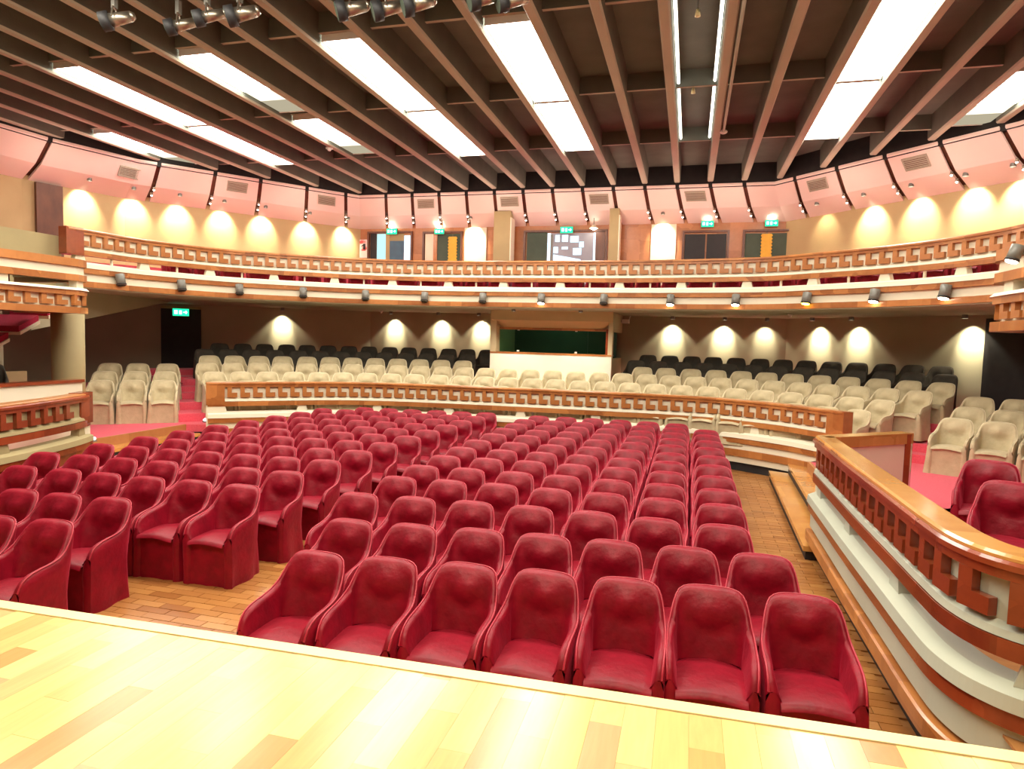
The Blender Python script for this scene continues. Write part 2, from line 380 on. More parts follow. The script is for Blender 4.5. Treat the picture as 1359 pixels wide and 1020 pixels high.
wall('wall_stage_back', [(6.6, -6), (-12.6, -6)], -.1, 8, mat('stage_drape', (.25, .2, .15), .9, noise=((.3, .24, .18), (6, 6, .5), .3, .7)), 'drape at the back of the stage')

# ------------------------------------------------------------------ ceiling
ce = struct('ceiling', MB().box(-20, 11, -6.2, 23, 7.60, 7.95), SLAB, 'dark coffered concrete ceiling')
BX = [-.55 + .925 * k for k in range(-16, 9)]
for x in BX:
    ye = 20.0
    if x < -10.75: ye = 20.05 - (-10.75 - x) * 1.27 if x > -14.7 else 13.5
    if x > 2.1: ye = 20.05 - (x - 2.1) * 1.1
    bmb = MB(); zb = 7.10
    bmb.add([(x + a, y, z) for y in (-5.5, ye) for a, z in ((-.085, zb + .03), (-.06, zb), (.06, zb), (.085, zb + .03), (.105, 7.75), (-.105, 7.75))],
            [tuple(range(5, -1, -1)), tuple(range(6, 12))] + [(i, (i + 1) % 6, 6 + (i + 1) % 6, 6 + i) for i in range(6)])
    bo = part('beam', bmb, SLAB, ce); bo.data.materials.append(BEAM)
    for k_ in (2, 3, 4): bo.data.polygons[k_].material_index = 1  # tan undersides, slab-dark sides: shade on the sides put into colour
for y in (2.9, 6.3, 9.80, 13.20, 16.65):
    ro = part('rib', MB().box(-16, 8.5, y - .035, y + .035, 7.28, 7.75), SLAB, ce); ro.data.materials.append(BEAM); ro.data.polygons[0].material_index = 1  # ribs carry the same painted shade, tan below and dark sides
# dark gap between the beam ends and the panels
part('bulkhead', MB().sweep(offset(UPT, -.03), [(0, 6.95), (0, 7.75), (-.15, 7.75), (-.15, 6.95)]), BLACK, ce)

# sloped acoustic panels running round the hall
rim = struct('trim_1', MB().sweep(UPT, [(-.05, 7.06), (-.55, 6.59), (-1.15, 6.26), (-1.6, 6.26), (-1.6, 7.06)]), DARKW, 'dark backing behind the sloped ceiling panels')
S = lengths(UPT)
seps = [1.5, 4.5, 7.0]
for p in ((-14.45, 15.45), (-13.5, 16.55), (-12.7, 17.55), (-11.75, 18.6), (-10.95, 19.6)): seps.append(nearest(UPT, p))
for x in BX:
    if -10.3 < x < 1.6: seps.append(S[3] + x - UPT[3][0])
for p in ((2.55, 19.55), (3.42, 18.62), (4.28, 17.68), (5.15, 16.75), (5.95, 15.82), (6.7, 14.3), (7.4, 12.8)): seps.append(nearest(UPT, p))
seps = sorted(seps)
def rim_pts(d):
    for i in range(len(UPT) - 1):
        if d <= S[i + 1] or i == len(UPT) - 2:
            t = (d - S[i]) / (S[i + 1] - S[i]); return [tuple(P[i][a] + (P[i + 1][a] - P[i][a]) * t for a in (0, 1)) for P in (UPT, UPC, UPW)]
panel_mid = []
for a, b in zip(seps, seps[1:]):
    ds = [a + .055] + [s for s in S if a + .1 < s < b - .1] + [b - .055]
    mb = MB(); vs = []; fs = []
    for d in ds:
        t, c, wq = rim_pts(d)
        vs += [(*t, 7.0), (*c, 6.47), (*wq, 6.14), (*wq, 6.20), (*c, 6.53), (*t, 7.05)]
    for i in range(len(ds) - 1):
        for j in range(6): k = (j + 1) % 6; fs.append((6 * i + j, 6 * i + k, 6 * i + 6 + k, 6 * i + 6 + j))
    fs += [tuple(range(5, -1, -1)), tuple(range(6 * len(ds) - 6, 6 * len(ds)))]
    mb.add(vs, fs); part('panel', mb, PINK, rim)
    panel_mid.append((a, b))

def slope_frame(d):
    t, c, wq = rim_pts(d); t2, c2, w2 = rim_pts(d + .05)
    ax = Vector((t2[0] - t[0], t2[1] - t[1], 0)).normalized(); dn = Vector((c[0] - t[0], c[1] - t[1], -.53)).normalized()
    nrm = ax.cross(dn).normalized()
    if nrm.z > 0: nrm = -nrm
    return Vector((*t, 7.0)), ax, dn, nrm
def vent(d, wd, ht, down, label):
    t, ax, dn, nr = slope_frame(d); c = t + dn * down; r = tuple(c)
    v = thing('air_vent', r, label, 'air vent', 'grilles in the sloped ceiling panels')
    def slabq(mb, x0, x1, y0, y1, h0, h1):
        vs = [c + ax * x + dn * y + nr * h for h in (h0, h1) for x, y in ((x0, y0), (x1, y0), (x1, y1), (x0, y1))]
        mb.add(vs, [(3, 2, 1, 0), (4, 5, 6, 7), (0, 1, 5, 4), (1, 2, 6, 5), (2, 3, 7, 6), (3, 0, 4, 7)])
    f = MB(); e = .025
    slabq(f, -wd / 2, wd / 2, -ht / 2, -ht / 2 + e, 0, .03); slabq(f, -wd / 2, wd / 2, ht / 2 - e, ht / 2, 0, .03)
    slabq(f, -wd / 2, -wd / 2 + e, -ht / 2, ht / 2, 0, .03); slabq(f, wd / 2 - e, wd / 2, -ht / 2, ht / 2, 0, .03)
    part('frame', f, BEAM, v)
    b = MB(); slabq(b, -wd / 2 + .01, wd / 2 - .01, -ht / 2 + .01, ht / 2 - .01, 0, .008); part('backing', b, DARKW, v)
    for k in range(6):
        g = MB(); y = -ht / 2 + .05 + k * (ht - .1) / 5; slabq(g, -wd / 2 + .02, wd / 2 - .02, y - .012, y + .012, .008, .022); part('slat', g, BEAM, v)
mids = [(a + b) / 2 for a, b in panel_mid]
def mid_near(x, y): 
    d = nearest(UPT, (x, y)); return min(mids, key=lambda m: abs(m - d))
vl = [((-10.4 + .4, 20.05), None)]
vent(nearest(UPT, (-14.75, 14.9)), .62, .34, .42, 'long grille at the far left bend of the sloped panels')
for xy, lab in (((-13.1, 17.0), 'grille in the left run of sloped panels, nearest the long bent panel'),
                ((-11.35, 19.1), 'grille in the left run of sloped panels, next to the back corner'),
                ((-8.5, 20.05), 'grille over the back wall, first from the left corner'),
                ((-5.72, 20.05), 'grille over the back wall just above the left mustard pillar'),
                ((-2.94, 20.05), 'grille over the back wall beside the right mustard pillar'),
                ((-.08, 20.05), 'grille over the back wall, last before the right corner'),
                ((2.98, 19.1), 'grille in the right run of sloped panels, next to the back corner'),
                ((4.7, 17.2), 'grille in the right run of sloped panels, third panel from the corner'),
                ((6.3, 15.1), 'grille in the right run of sloped panels at the picture edge')):
    vent(mid_near(*xy), .58, .34, .34, lab)

# pairs of small halogen spots in the gaps between the panels
spot_n = 0
def gap_spot(d, label, lit=True):
    t, c, wq = rim_pts(d); p0 = (c[0] * .8 + wq[0] * .2, c[1] * .8 + wq[1] * .2)
    cx, cy = p0
    s = thing('spotlight', (cx, cy, 6.34), label, 'spotlight', 'small chrome spots between the sloped panels')
    for k, (f, dz) in enumerate(((.05, .09), (.42, -.05))):
        x = c[0] + (wq[0] - c[0]) * f - (wq[0] - c[0]) * .12; y = c[1] + (wq[1] - c[1]) * f - (wq[1] - c[1]) * .12; z = 6.47 - .33 * f - .07
        h = part('housing', MB().cyl((x, y, z + .07), (x, y, z), .032, .036, 10), CHROME, s, True)
        part('lamp', MB().sphere((x, y, z - .012), .026, .026, .02, 8, 5), TINY, h)
def glow_point(d, pw):
    pw = pw * .8
    t, c, wq = rim_pts(d); l = bpy.data.lights.new('halogen_glow', 'POINT'); l.energy = pw; l.color = (1, .74, .58); l.shadow_soft_size = .12
    o = bpy.data.objects.new('halogen_glow', l); COL.objects.link(o)
    o.location = (c[0] + (t[0] - c[0]) * 2.2, c[1] + (t[1] - c[1]) * 2.2, 5.95)
for i, d in enumerate(seps):
    if d > 6 and i % 2 == 0: glow_point(d, 45)
    if d < S[2] - .2 or d > S[5] + 1.2: continue
    seg = 'left' if d < S[3] - .05 else ('back' if d < S[4] + .05 else 'right')
    gap_spot(d, 'pair of halogen spots, %s gap along the %s run of sloped panels' % (ORD[spot_n], seg)); spot_n += 1

# ------------------------------------------------------------------ luminous ceiling bays
def bay_light(k, y0, y1, kind, label):
    x0, x1 = BX[k] + .105, BX[k + 1] - .105; xm = (x0 + x1) / 2
    t = thing('ceiling_light', (xm, (y0 + y1) / 2, 7.3), label, 'ceiling light', 'luminous bays in the beamed ceiling')
    if kind == 'tubes':
        for x in (x0 + .03, x1 - .03):
            part('tube', MB().cyl((x, y0 + .06, 7.33), (x, y1 - .06, 7.33), .026, n=10), LAMPD, t, True)
            part('tube_holder', MB().box(x - .03, x + .03, y0 + .03, y1 - .03, 7.36, 7.41), GREYM, t)
    else:
        segs = [(y0, y1, LAMPW)] if kind == 'full' else [(y0, y0 + (y1 - y0) * kind, LAMPW), (y0 + (y1 - y0) * kind, y0 + (y1 - y0) * (kind + .16), DIM1), (y0 + (y1 - y0) * (kind + .16), y0 + (y1 - y0) * (kind + .36), DIM2)]
        for a, b, m in segs: part('glow_sheet', MB().box(x0 + .01, x1 - .01, a, b, 7.19, 7.205), m, t)  # dim sheets paint the fade of light along the slab
        f = MB(); yl = segs[-1][1]
        f.box(x0, x1, y0 - .02, y0, 7.175, 7.42); f.box(x0, x1, yl, yl + .02, 7.175, 7.42)
        part('frame', f, WHITE, t)
N0, N1, F0, F1 = 9.86, 13.14, 13.26, 16.6
for k, nm in ((4, 'second'), (10, 'fourth'), (13, 'fifth'), (19, 'seventh')):
    bay_light(k, N0, N1, 'full', 'bright luminous bay, near half of the %s lit strip from the left' % nm)
    bay_light(k, F0, F1, 'full', 'bright luminous bay, far half of the %s lit strip from the left' % nm)
bay_light(7, N0, N1, .52, 'half-failed luminous bay, near half of the third lit strip from the left')
bay_light(7, F0, F1, .45, 'half-failed luminous bay, far half of the third lit strip from the left')
bay_light(1, F0, F1, .50, 'short fading luminous bay nearest the left wall panels')
bay_light(16, N0, N1, 'tubes', 'dim bay lit by two bare tubes, near cell right of centre')
bay_light(16, F0, F1, 'tubes', 'dim bay lit by two bare tubes, far cell right of centre')
bay_light(22, F0, F1, .5, 'fading luminous bay at the right picture edge above the panels')

# ceiling bits
def detector(p, r, label, m=WHITE):
    t = thing('ceiling_detector', p, label, 'detector', 'small round devices on ceilings')
    part('base', MB().cyl(p, (p[0], p[1], p[2] - .03), r, r, 16), m, t, True)
    part('dome', MB().cyl((p[0], p[1], p[2] - .03), (p[0], p[1], p[2] - .08), r * .7, r * .35, 16), m, t, True)
x, y = on_z(116, 22, 7.3); detector((x, y, 7.60), .16, 'pale round detector on the dark ceiling beside the leftmost stage lamp')
x, y = on_z(437, 198, 7.07); detector((x, y, 7.11), .09, 'small white detector under a beam left of the long bright bay')
x, y = on_z(506, 412, 3.2); detector((x, y, 3.2), .06, 'tiny white detector under the balcony near the left wall corner')
x, y = on_z(1049, 418, 3.17); detector((x, y, 3.2), .06, 'tiny white detector under the balcony near the right wall corner')
for px, py, lab in ((926, 18, 'tiny pendant lamp in the near cell of the dim bay'), (920, 121, 'tiny pendant lamp in the far cell of the dim bay')):
    x, y = on_z(px, py, 7.4); t = thing('pendant_lamp', (x, y, 7.60), lab, 'lamp', 'pendant lamps in the dim bay')
    part('rod', MB().cyl((x, y, 7.61), (x, y, 7.45), .012, n=8), GREYM, t); part('shade', MB().cyl((x, y, 7.46), (x, y, 7.36), .025, .045, 12), NOSE, t, True)
x0 = BX[17] + .14
t = thing('cable_pipe', (x0, 14, 7.07), 'thin pipe with a round cap along the beam beside the dim bay', 'pipe')
part('tube', MB().cyl((x0, 9, 7.10), (x0, 15.4, 7.10), .028, n=8), BEAM, t, True); part('end_cap', MB().sphere((x0, 15.42, 7.09), .085, .06, .05), WHITE, t, True)

# ------------------------------------------------------------------ stage lamps on their bar
DIRL = Vector((-.80, -.42, -.30)).normalized()
def stage_lamp(px, py, r, ln, label):
    x, y = on_z(px, py, 6.75); c = Vector((x, y, 6.75)); t = thing('stage_lamp', tuple(c), label, 'stage lamp', 'chrome stage lamps under the beams')
    a = c + DIRL * (ln * .25); b = c - DIRL * (ln * .75)
    h = part('housing', MB().cyl(a, b, r * .72, r * .55, 18), CHROME, t, True); part('rear_cap', MB().cyl(b, b - DIRL * .05, r * .55, r * .3, 14), CHROME, t, True)
    part('barrel', MB().cyl(a + DIRL * .10, a - DIRL * .02, r, r, 20), BLACK, t, True)
    part('lens', MB().cyl(a + DIRL * .105, a + DIRL * .101, r * .9, r * .9, 20), DGREEN, t)
    side = DIRL.cross(Vector((0, 0, 1))).normalized(); yk = MB()
    for s in (-1, 1): yk.cyl(c + side * (s * r * .95), c + Vector((0, 0, .16)) + side * (s * r * .5), .012, n=6)
    yk.cyl(c + Vector((0, 0, .16)) - side * (r * .5), c + Vector((0, 0, .16)) + side * (r * .5), .012, n=6)
    part('yoke', yk, CHROME, t); part('clamp', MB().box(c.x - .03, c.x + .03, c.y - .03, c.y + .03, c.z + .15, 7.09), GREYM, t)
for i, (px, py, r) in enumerate(((152, 26, .15), (237, 34, .13), (275, 22, .13), (318, 19, .16), (464, 12, .15), (512, 12, .15), (552, 5, .16), (640, -2, .15), (678, 2, .13))):
    stage_lamp(px, py, r * .86, .30, 'chrome stage lamp with dark lens, %s from the left under the beams' % ORD[i])

# ------------------------------------------------------------------ parapets with a meander fret
def el(x0, x1, y0, y1, zt, h, sw, fh, th):
    """one key of the fret: a stem hanging from the rail with a foot to the right (front at -y)"""
    o = [(x0, zt), (x0, zt - h), (x1, zt - h), (x1, zt - h + fh), (x0 + sw, zt - h + fh), (x0 + sw, zt)]
    vs = [(x, y0, z) for x, z in o] + [(x, y1, z) for x, z in o]
    fs = [tuple(range(6)), tuple(range(11, 5, -1))] + [(i + 6, (i + 1) % 6 + 6, (i + 1) % 6, i) for i in range(6)]
    return vs, fs
def fret_mesh(name, h, m):
    mb = MB(); vs, fs = el(-.105, .085, -.055, 0, 0, h, .085, h * .44, .055); mb.add(vs, fs); return mesh(name, mb, m)
def parapet(path, zt, zf, name, label, stub_gap, rail_m, fret_m, base=True, pitch=.25, d0=.3, d1=.3, cap_m=None, light_m=None, bands=True):
    """zt = rail top, zf = floor it rises from; every band is a part of its own, every key of the fret too"""
    light_m = light_m or CREAM
    L = lengths(path)[-1]; mid = along(path, L / 2)[0]
    t = thing(name, (mid[0], mid[1], zf), label, 'parapet')
    ow = .05
    part('top_rail', MB().sweep(path, [(-.13, zt - .10), (-.13, zt), (ow + .005, zt), (ow + .02, zt - .015), (ow + .02, zt - .045), (ow, zt - .055), (ow, zt - .10)]), rail_m, t)
    if cap_m: part('cap', MB().sweep(path, [(-.15, zt), (-.15, zt + .03), (ow - .02, zt + .03), (ow - .005, zt + .015), (ow - .005, zt)]), cap_m, t)
    part('backing_panel', MB().sweep(path, rect(-.07, -.01, zt - .44, zt - .09)), light_m, t)
    part('pale_strip', MB().sweep(path, [(-.01, zt - .40), (-.01, zt - .33), (ow - .02, zt - .36), (ow - .01, zt - .40)]), light_m, t)
    part('bottom_rail', MB().sweep(path, rect(-.07, ow, zt - .50, zt - .405)), rail_m, t)
    fm = fret_mesh('fret_key', .215, fret_m)
    n = int((L - d0 - d1) / pitch)
    for k in range(n):
        p, nr = along(path, d0 + (k + .5) * (L - d0 - d1) / n)
        put('fret_key', fm, t, (p[0] + nr[0] * -.008 - mid[0], p[1] + nr[1] * -.008 - mid[1], zt - .10 - zf), math.atan2(nr[0], -nr[1]))
    m_ = max(2, round((L - .8) / stub_gap)); sm = mesh('stub', MB().add([(-.11, -.01, -.005), (.11, -.01, -.005), (.11, .13, -.005), (-.11, .13, -.005), (-.085, -.01, .115), (.085, -.01, .115), (.085, .13, .115), (-.085, .13, .115)],
               [(3, 2, 1, 0), (4, 5, 6, 7), (0, 1, 5, 4), (1, 2, 6, 5), (2, 3, 7, 6), (3, 0, 4, 7)]) or MB(), light_m) if False else None
    sb = MB(); sb.add([(-.115, -.02, -.01), (.115, -.02, -.01), (.115, .10, -.01), (-.115, .10, -.01), (-.08, -.02, .125), (.08, -.02, .125), (.08, .10, .125), (-.08, .10, .125)],
                      [(3, 2, 1, 0), (4, 5, 6, 7), (0, 1, 5, 4), (1, 2, 6, 5), (2, 3, 7, 6), (3, 0, 4, 7)])
    sme = mesh('stub', sb, light_m)
    for k in range(m_ + 1):
        p, nr = along(path, .25 + k * (L - .5) / m_)
        put('stub', sme, t, (p[0] - mid[0], p[1] - mid[1], zt - .62 - zf), math.atan2(nr[0], -nr[1]))
    part('ledge', MB().sweep(path, [(-.14, zt - .74), (-.14, zt - .62), (.0, zt - .62), (.09, zt - .66), (.10, zt - .74)]), light_m, t)
    part('upper_band', MB().sweep(path, rect(-.12, .085, zt - .835, zt - .735)), rail_m, t)
    return t, mid
# centre of the lower gallery
t, mid = parapet(CEN, 1.39, 0, 'gallery_parapet', 'long curved fretwork parapet in front of the beige chairs', 1.5, WOOD, WOOD, d0=.35, d1=.35)
part('lower_wall', MB().sweep(CEN, rect(-.14, .04, .42, .56)), CREAM, t)
part('lower_band', MB().sweep(CEN, rect(-.12, .085, .30, .43)), WOOD, t)
part('kick_wall', MB().sweep(CEN, [(-.14, .17), (-.14, .31), (.05, .31), (.03, .17)]), CREAM, t)
part('plinth', MB().sweep(CEN, rect(-.14, -.02, 0, .18)), BLACK, t)
BLOCK_ = None
for d, lab in ((.0, 'left'), (lengths(CEN)[-1], 'right')):
    p, nr = along(CEN, d); dirv = (-nr[1], nr[0]); s = 1 if d == 0 else -1
    a = (p[0] - dirv[0] * .03, p[1] - dirv[1] * .03); b = (p[0] + dirv[0] * .32 * s, p[1] + dirv[1] * .32 * s)
    pth = [a, b] if s == 1 else [b, (p[0] + dirv[0] * .03, p[1] + dirv[1] * .03)]
    part('end_block', MB().sweep(pth, rect(-.15, .062, .92, 1.385)), WOOD, t)
    part('end_pier', MB().sweep(pth, rect(-.13, .04, .3, .93)), CREAM, t)
# near right box
t, mid = parapet(RPAR, 1.39, 0, 'gallery_parapet', 'near right fretwork parapet with golden rail curving round a box', 1.35, WOODR, WOODR, cap_m=CAP, light_m=MINT, d0=.1, d1=.1)
part('lower_wall', MB().sweep(RPAR, rect(-.14, .05, .36, .56)), MINT, t)
part('lower_band', MB().sweep(RPAR, [(-.12, .21), (-.12, .33), (.08, .33), (.095, .32), (.095, .21)]), WOOD, t)
part('plinth', MB().sweep(RPAR, rect(-.14, -.02, 0, .24)), BLACK, t)
RET = [(2.62, 9.15), (1.50, 8.22)]
part('return_rail', MB().sweep(RET, rect(-.14, .05, 1.29, 1.42)), CAP, t); part('return_panel', MB().sweep(RET, rect(-.125, .02, .58, 1.3)), CREAM, t)
part('return_panel', MB().sweep([(2.62, 9.15), (1.52, 8.24)], rect(-.06, .03, .5, .6)), WOODR, t)
part('end_post', MB().prism([(2.50, 8.98), (2.66, 8.96), (2.74, 9.16), (2.58, 9.20)], .5, 1.41), WOODR, t)
# near left box
t, mid = parapet(LPAR, 1.37, 0, 'gallery_parapet', 'near left fretwork parapet with dark red keys beside the stage', 1.25, WOODR, WOODR, cap_m=WOOD, light_m=MUST, d0=.1, d1=.5)
part('lower_wall', MB().sweep(LPAR, rect(-.14, .05, .36, .56)), WOODR, t); part('lower_band', MB().sweep(LPAR, rect(-.12, .09, .23, .37)), WOODR, t)
part('plinth', MB().sweep(LPAR, rect(-.14, -.02, 0, .24)), BLACK, t)
p, nr = along(LPAR, lengths(LPAR)[-1])
part('end_post', MB().prism([(p[0] - .02, p[1] - .30), (p[0] + .14, p[1] - .22), (p[0] + .06, p[1] + .06), (p[0] - .16, p[1] + .02)], .92, 1.41), WOODR, t)
part('end_pier', MB().prism([(p[0] - .02, p[1] - .26), (p[0] + .10, p[1] - .19), (p[0] + .03, p[1] + .03), (p[0] - .13, p[1] + .0)], 0, .92), CREAM, t)

# balcony
t, mid = parapet(BAL, 4.31, 3.2, 'balcony_parapet', 'long curved balcony front with fretwork and cream fascia above the dark gallery', 1.36, WOOD, WOOD, d0=.2, d1=.3)
part('fascia', MB().sweep(BAL, rect(-.14, .03, 3.30, 3.5)), CREAM, t)
pm = mesh('slim_post', MB().box(-.018, .018, .02, .06, -.01, .13), CREAM); Lb = lengths(BAL)[-1]; nb_ = max(2, round((Lb - .8) / 1.36))
for k in range(nb_):
    p, nr = along(BAL, .25 + (k + .5) * (Lb - .5) / nb_); put('slim_post', pm, t, (p[0] - mid[0], p[1] - mid[1], 4.31 - .62 - 3.2), math.atan2(nr[0], -nr[1]))
part('lower_band', MB().sweep(BAL, rect(-.12, .085, 3.21, 3.32)), WOOD, t)
p_, n_ = along(BAL, 0); d_ = (-n_[1], n_[0])
part('end_block', MB().sweep([(p_[0] - d_[0] * .04, p_[1] - d_[1] * .04), (p_[0] + d_[0] * .3, p_[1] + d_[1] * .3)], rect(-.15, .062, 3.80, 4.312)), WOODR, t)
struct('ceiling_gallery', MB().sweep(BAL, [(.06, 3.19), (-.5, 3.19), (-7.5, 3.19), (-7.5, 3.33), (-.1, 3.33), (.06, 3.22)][::-1]), TAUPE, 'underside of the balcony')
struct('floor_balcony', MB().sweep(BAL, [(-.12, 3.40), (-.12, 3.46), (-1.3, 3.46), (-1.3, 3.6), (-6.5, 4.35), (-6.5, 3.40)]), CARPETR, 'red raked floor of the balcony')

# side tiers: fascia above, fret below
def tier(path, label):
    L = lengths(path)[-1]; mid = along(path, L * .5)[0]; t = thing('balcony_tier', (mid[0], mid[1], 2.66), label, 'balcony')
    part('upper_band', MB().sweep(path, rect(-.12, .06, 3.41, 3.53)), WOOD, t)
    part('fascia', MB().sweep(path, rect(-.14, .02, 3.26, 3.42)), CREAM, t)
    part('middle_band', MB().sweep(path, rect(-.12, .06, 3.18, 3.28)), WOOD, t)
    part('ledge', MB().sweep(path, [(-.14, 3.03), (-.14, 3.07), (.05, 3.07), (.09, 3.03)]), CREAM, t)
    part('top_rail', MB().sweep(path, rect(-.12, .06, 2.95, 3.03)), WOOD, t)
    part('backing_panel', MB().sweep(path, rect(-.08, -.02, 2.72, 2.97)), CREAM, t)
    part('bottom_rail', MB().sweep(path, rect(-.14, .07, 2.66, 2.76)), WOOD, t)
    fm = fret_mesh('fret_key', .17, WOOD); n = int((L - .2) / .25)
    for k in range(n):
        p, nr = along(path, .1 + (k + .5) * (L - .2) / n); put('fret_key', fm, t, (p[0] - mid[0] - nr[0] * .02, p[1] - mid[1] - nr[1] * .02, 2.96 - 2.66), math.atan2(nr[0], -nr[1]))
    sb = MB().box(-.10, .10, -.02, .1, 0, .12); sme = mesh('stub', sb, CREAM)
    for k in range(max(2, int(L / 1.3))):
        p, nr = along(path, .5 + k * 1.3); put('stub', sme, t, (p[0] - mid[0], p[1] - mid[1], 3.065 - 2.66), math.atan2(nr[0], -nr[1]))
    part('soffit', MB().sweep(path, rect(-2.2, -.1, 2.68, 2.74)), TAUPE, t); part('roof', MB().sweep(path, rect(-1.8, -.1, 3.44, 3.5)), TAUPE, t)
    part('inner_wall', MB().sweep(path, rect(-1.2, -1.1, 2.7, 3.45)), CARPETR, t)
LT = [(-9.6, 4.2), (-9.6, 5.5), (-9.6, 7.0), (-9.6, 8.5), (-9.68, 8.7), (-9.9, 8.81), (-11.2, 8.87)]
RT = [(4.6, 8.62), (3.5, 8.56), (3.28, 8.45), (3.2, 8.25), (3.2, 7.0), (3.2, 5.5), (3.2, 4.2)]
tier(LT, 'side tier on the left with cream fascia and fret below'); tier(RT, 'side tier on the right with cream fascia and fret below')

# left side: column, inner parapet, upper aisle wall, stairs, sloped soffit
t = thing('column', (-10.46, 9.1, .5), 'round ochre column under the end of the left tier', 'column')
part('shaft', MB().cyl((-10.46, 9.1, .5), (-10.46, 9.1, 2.68), .25, n=24), MUST, t, True); part('base', MB().cyl((-10.46, 9.1, .5), (-10.46, 9.1, .58), .27, n=24), CREAM, t, True)
t = thing('box_parapet', (-9.75, 7.2, .5), 'plain cream parapet with wooden cap behind the left fretwork', 'parapet')
part('panel', MB().box(-9.9, -9.74, 5.0, 8.72, .5, 1.53), CREAM, t); part('cap', MB().box(-9.93, -9.71, 5.0, 8.74, 1.53, 1.575), WOODR, t)
struct('wall_aisle_left', MB().box(-11.9, -11.62, 4.5, 10.0, 3.1, 4.15), MUST, 'mustard wall of the left upper aisle')
struct('wall_side_left', MB().box(-12.4, -12.2, 4.5, 9.3, .4, 3.4), TAUPE, 'taupe wall behind the left box')
t = thing('staircase', (-11.3, 8.6, .5), 'dark staircase with red carpet climbing behind the left column', 'staircase')
for (ya, za, yb, zb) in ((7.7, 1.75, 8.5, 2.19), (8.68, 2.30, 9.04, 2.50), (9.2, 2.59, 9.42, 2.71)):
    for nm_, lo, hi, x0_, m_ in (('tread', .03, .13, -11.75, CARPETR), ('nosing', -.02, .035, -11.0, CREAM)):
        mb = MB(); mb.add([(x, y, z) for x in (-11.9, x0_ + (.0 if nm_ == 'nosing' else .72)) for y, z in ((ya, za + lo), (yb, zb + lo), (yb, zb + hi), (ya, za + hi))], [(0, 1, 2, 3), (7, 6, 5, 4), (0, 4, 5, 1), (1, 5, 6, 2), (2, 6, 7, 3), (3, 7, 4, 0)])
        part(nm_, mb, m_, t)
part('stringer', MB().box(-11.98, -11.9, 7.2, 9.5, .5, 1.6), MUST, t)
a0 = on_wall(114, 434, (-12.3, 0), (-12.3, 10)); a1 = on_wall(216, 395, (-12.3, 8), (-14.0, 14.5))
mb = MB(); q0 = (-11.9, 9.6); q1 = (-13.2, 14.4)
mb.add([(q0[0], q0[1], 2.36), (q1[0], q1[1], 3.16), (q1[0], q1[1], 3.2), (q0[0], q0[1], 3.2), (q0[0] - .15, q0[1] + .05, 2.36), (q1[0] - .15, q1[1] + .05, 3.16), (q1[0] - .15, q1[1] + .05, 3.2), (q0[0] - .15, q0[1] + .05, 3.2)],
       [(0, 1, 2, 3), (7, 6, 5, 4), (0, 4, 5, 1), (1, 5, 6, 2), (2, 6, 7, 3), (3, 7, 4, 0)])
struct('wall_stair_flank', mb, TAUPE, 'sloping bulkhead under the left end of the balcony')
# brown pilaster in the upper left wall
a = on_wall(46, 280, UPW[1], UPW[2]); b = on_wall(81, 280, UPW[1], UPW[2])
p0 = (a[0], a[1]); p1 = (b[0], b[1])
struct('trim_2', MB().sweep([p0, p1], rect(-.02, .12, 3.4, 6.12)), DARKW, 'dark brown pilaster on the left upper wall')

# ------------------------------------------------------------------ wooden steps from the floor up to the gallery
def steps(pts, label):
    t = thing('wooden_step', (pts[0][0], pts[0][1], 0), label[0], 'step', 'long wooden steps up to the gallery')
    return t
def long_step(poly, z, label, sink):
    cx = sum(p[0] for p in poly) / 4; cy = sum(p[1] for p in poly) / 4
    t = thing('wooden_step', (cx, cy, 0), label, 'step', 'long wooden steps up to the gallery')
    part('tread', MB().prism(poly, z - .06, z), CAP, t)
    ins = [(p[0] + (cx - p[0]) * .12, p[1] + (cy - p[1]) * .02) for p in poly]
    part('riser', MB().prism(ins, 0 if sink else z - .17, z - .06), BLACK, t)
long_step([(1.50, 12.75), (1.36, 8.02), (1.80, 8.02), (1.86, 12.62)], .17, 'lower wooden step beside the near right parapet', True)
long_step([(1.80, 12.62), (1.64, 8.35), (2.02, 8.35), (2.08, 12.4)], .34, 'upper wooden step beside the near right parapet', False)
long_step([(-9.62, 8.75), (-9.62, 11.3), (-9.28, 11.5), (-9.22, 8.75)], .17, 'lower wooden step at the left end of the curved parapet', True)
long_step([(-9.97, 8.75), (-9.97, 11.3), (-9.60, 11.3), (-9.60, 8.75)], .34, 'upper wooden step at the left end of the curved parapet', False)
for (px, py, lab) in ((123, 582, 'small bright step light at the near end of the left steps'), (273, 557, 'small bright step light at the far end of the left steps')):
    x, y = on_z(px, py, .55); t = thing('step_light', (x, y, .5), lab, 'step light', 'step lights at the left steps')
    part('housing', MB().box(x - .05, x + .05, y - .04, y + .04, .5, .53), GREYM, t); part('lamp', MB().sphere((x, y, .555), .05, .045, .03), STEPL, t)
# carpeted aisle steps
def aisle(px, py, dirv, wdt, label):
    x, y = on_z(px, py, .5); dx, dy = dirv; ex, ey = dy, -dx
    mb = MB()
    for k in range(5):
        a = k * .36; q = [(x + dx * a + ex * s * wdt / 2, y + dy * a + ey * s * wdt / 2) for s in (-1, 1)] + [(x + dx * 2.4 + ex * s * wdt / 2, y + dy * 2.4 + ey * s * wdt / 2) for s in (1, -1)]
        mb.prism(q, .5 + .15 * k, .5 + .15 * (k + 1))
    return mb
struct('floor_aisle_left', aisle(254, 553, (-.50, .866), .95, ''), CARPET, 'red carpeted steps of the left aisle')
struct('floor_aisle_right', aisle(1212, 614, (.50, .866), .95, ''), CARPET, 'red carpeted steps of the right aisle')

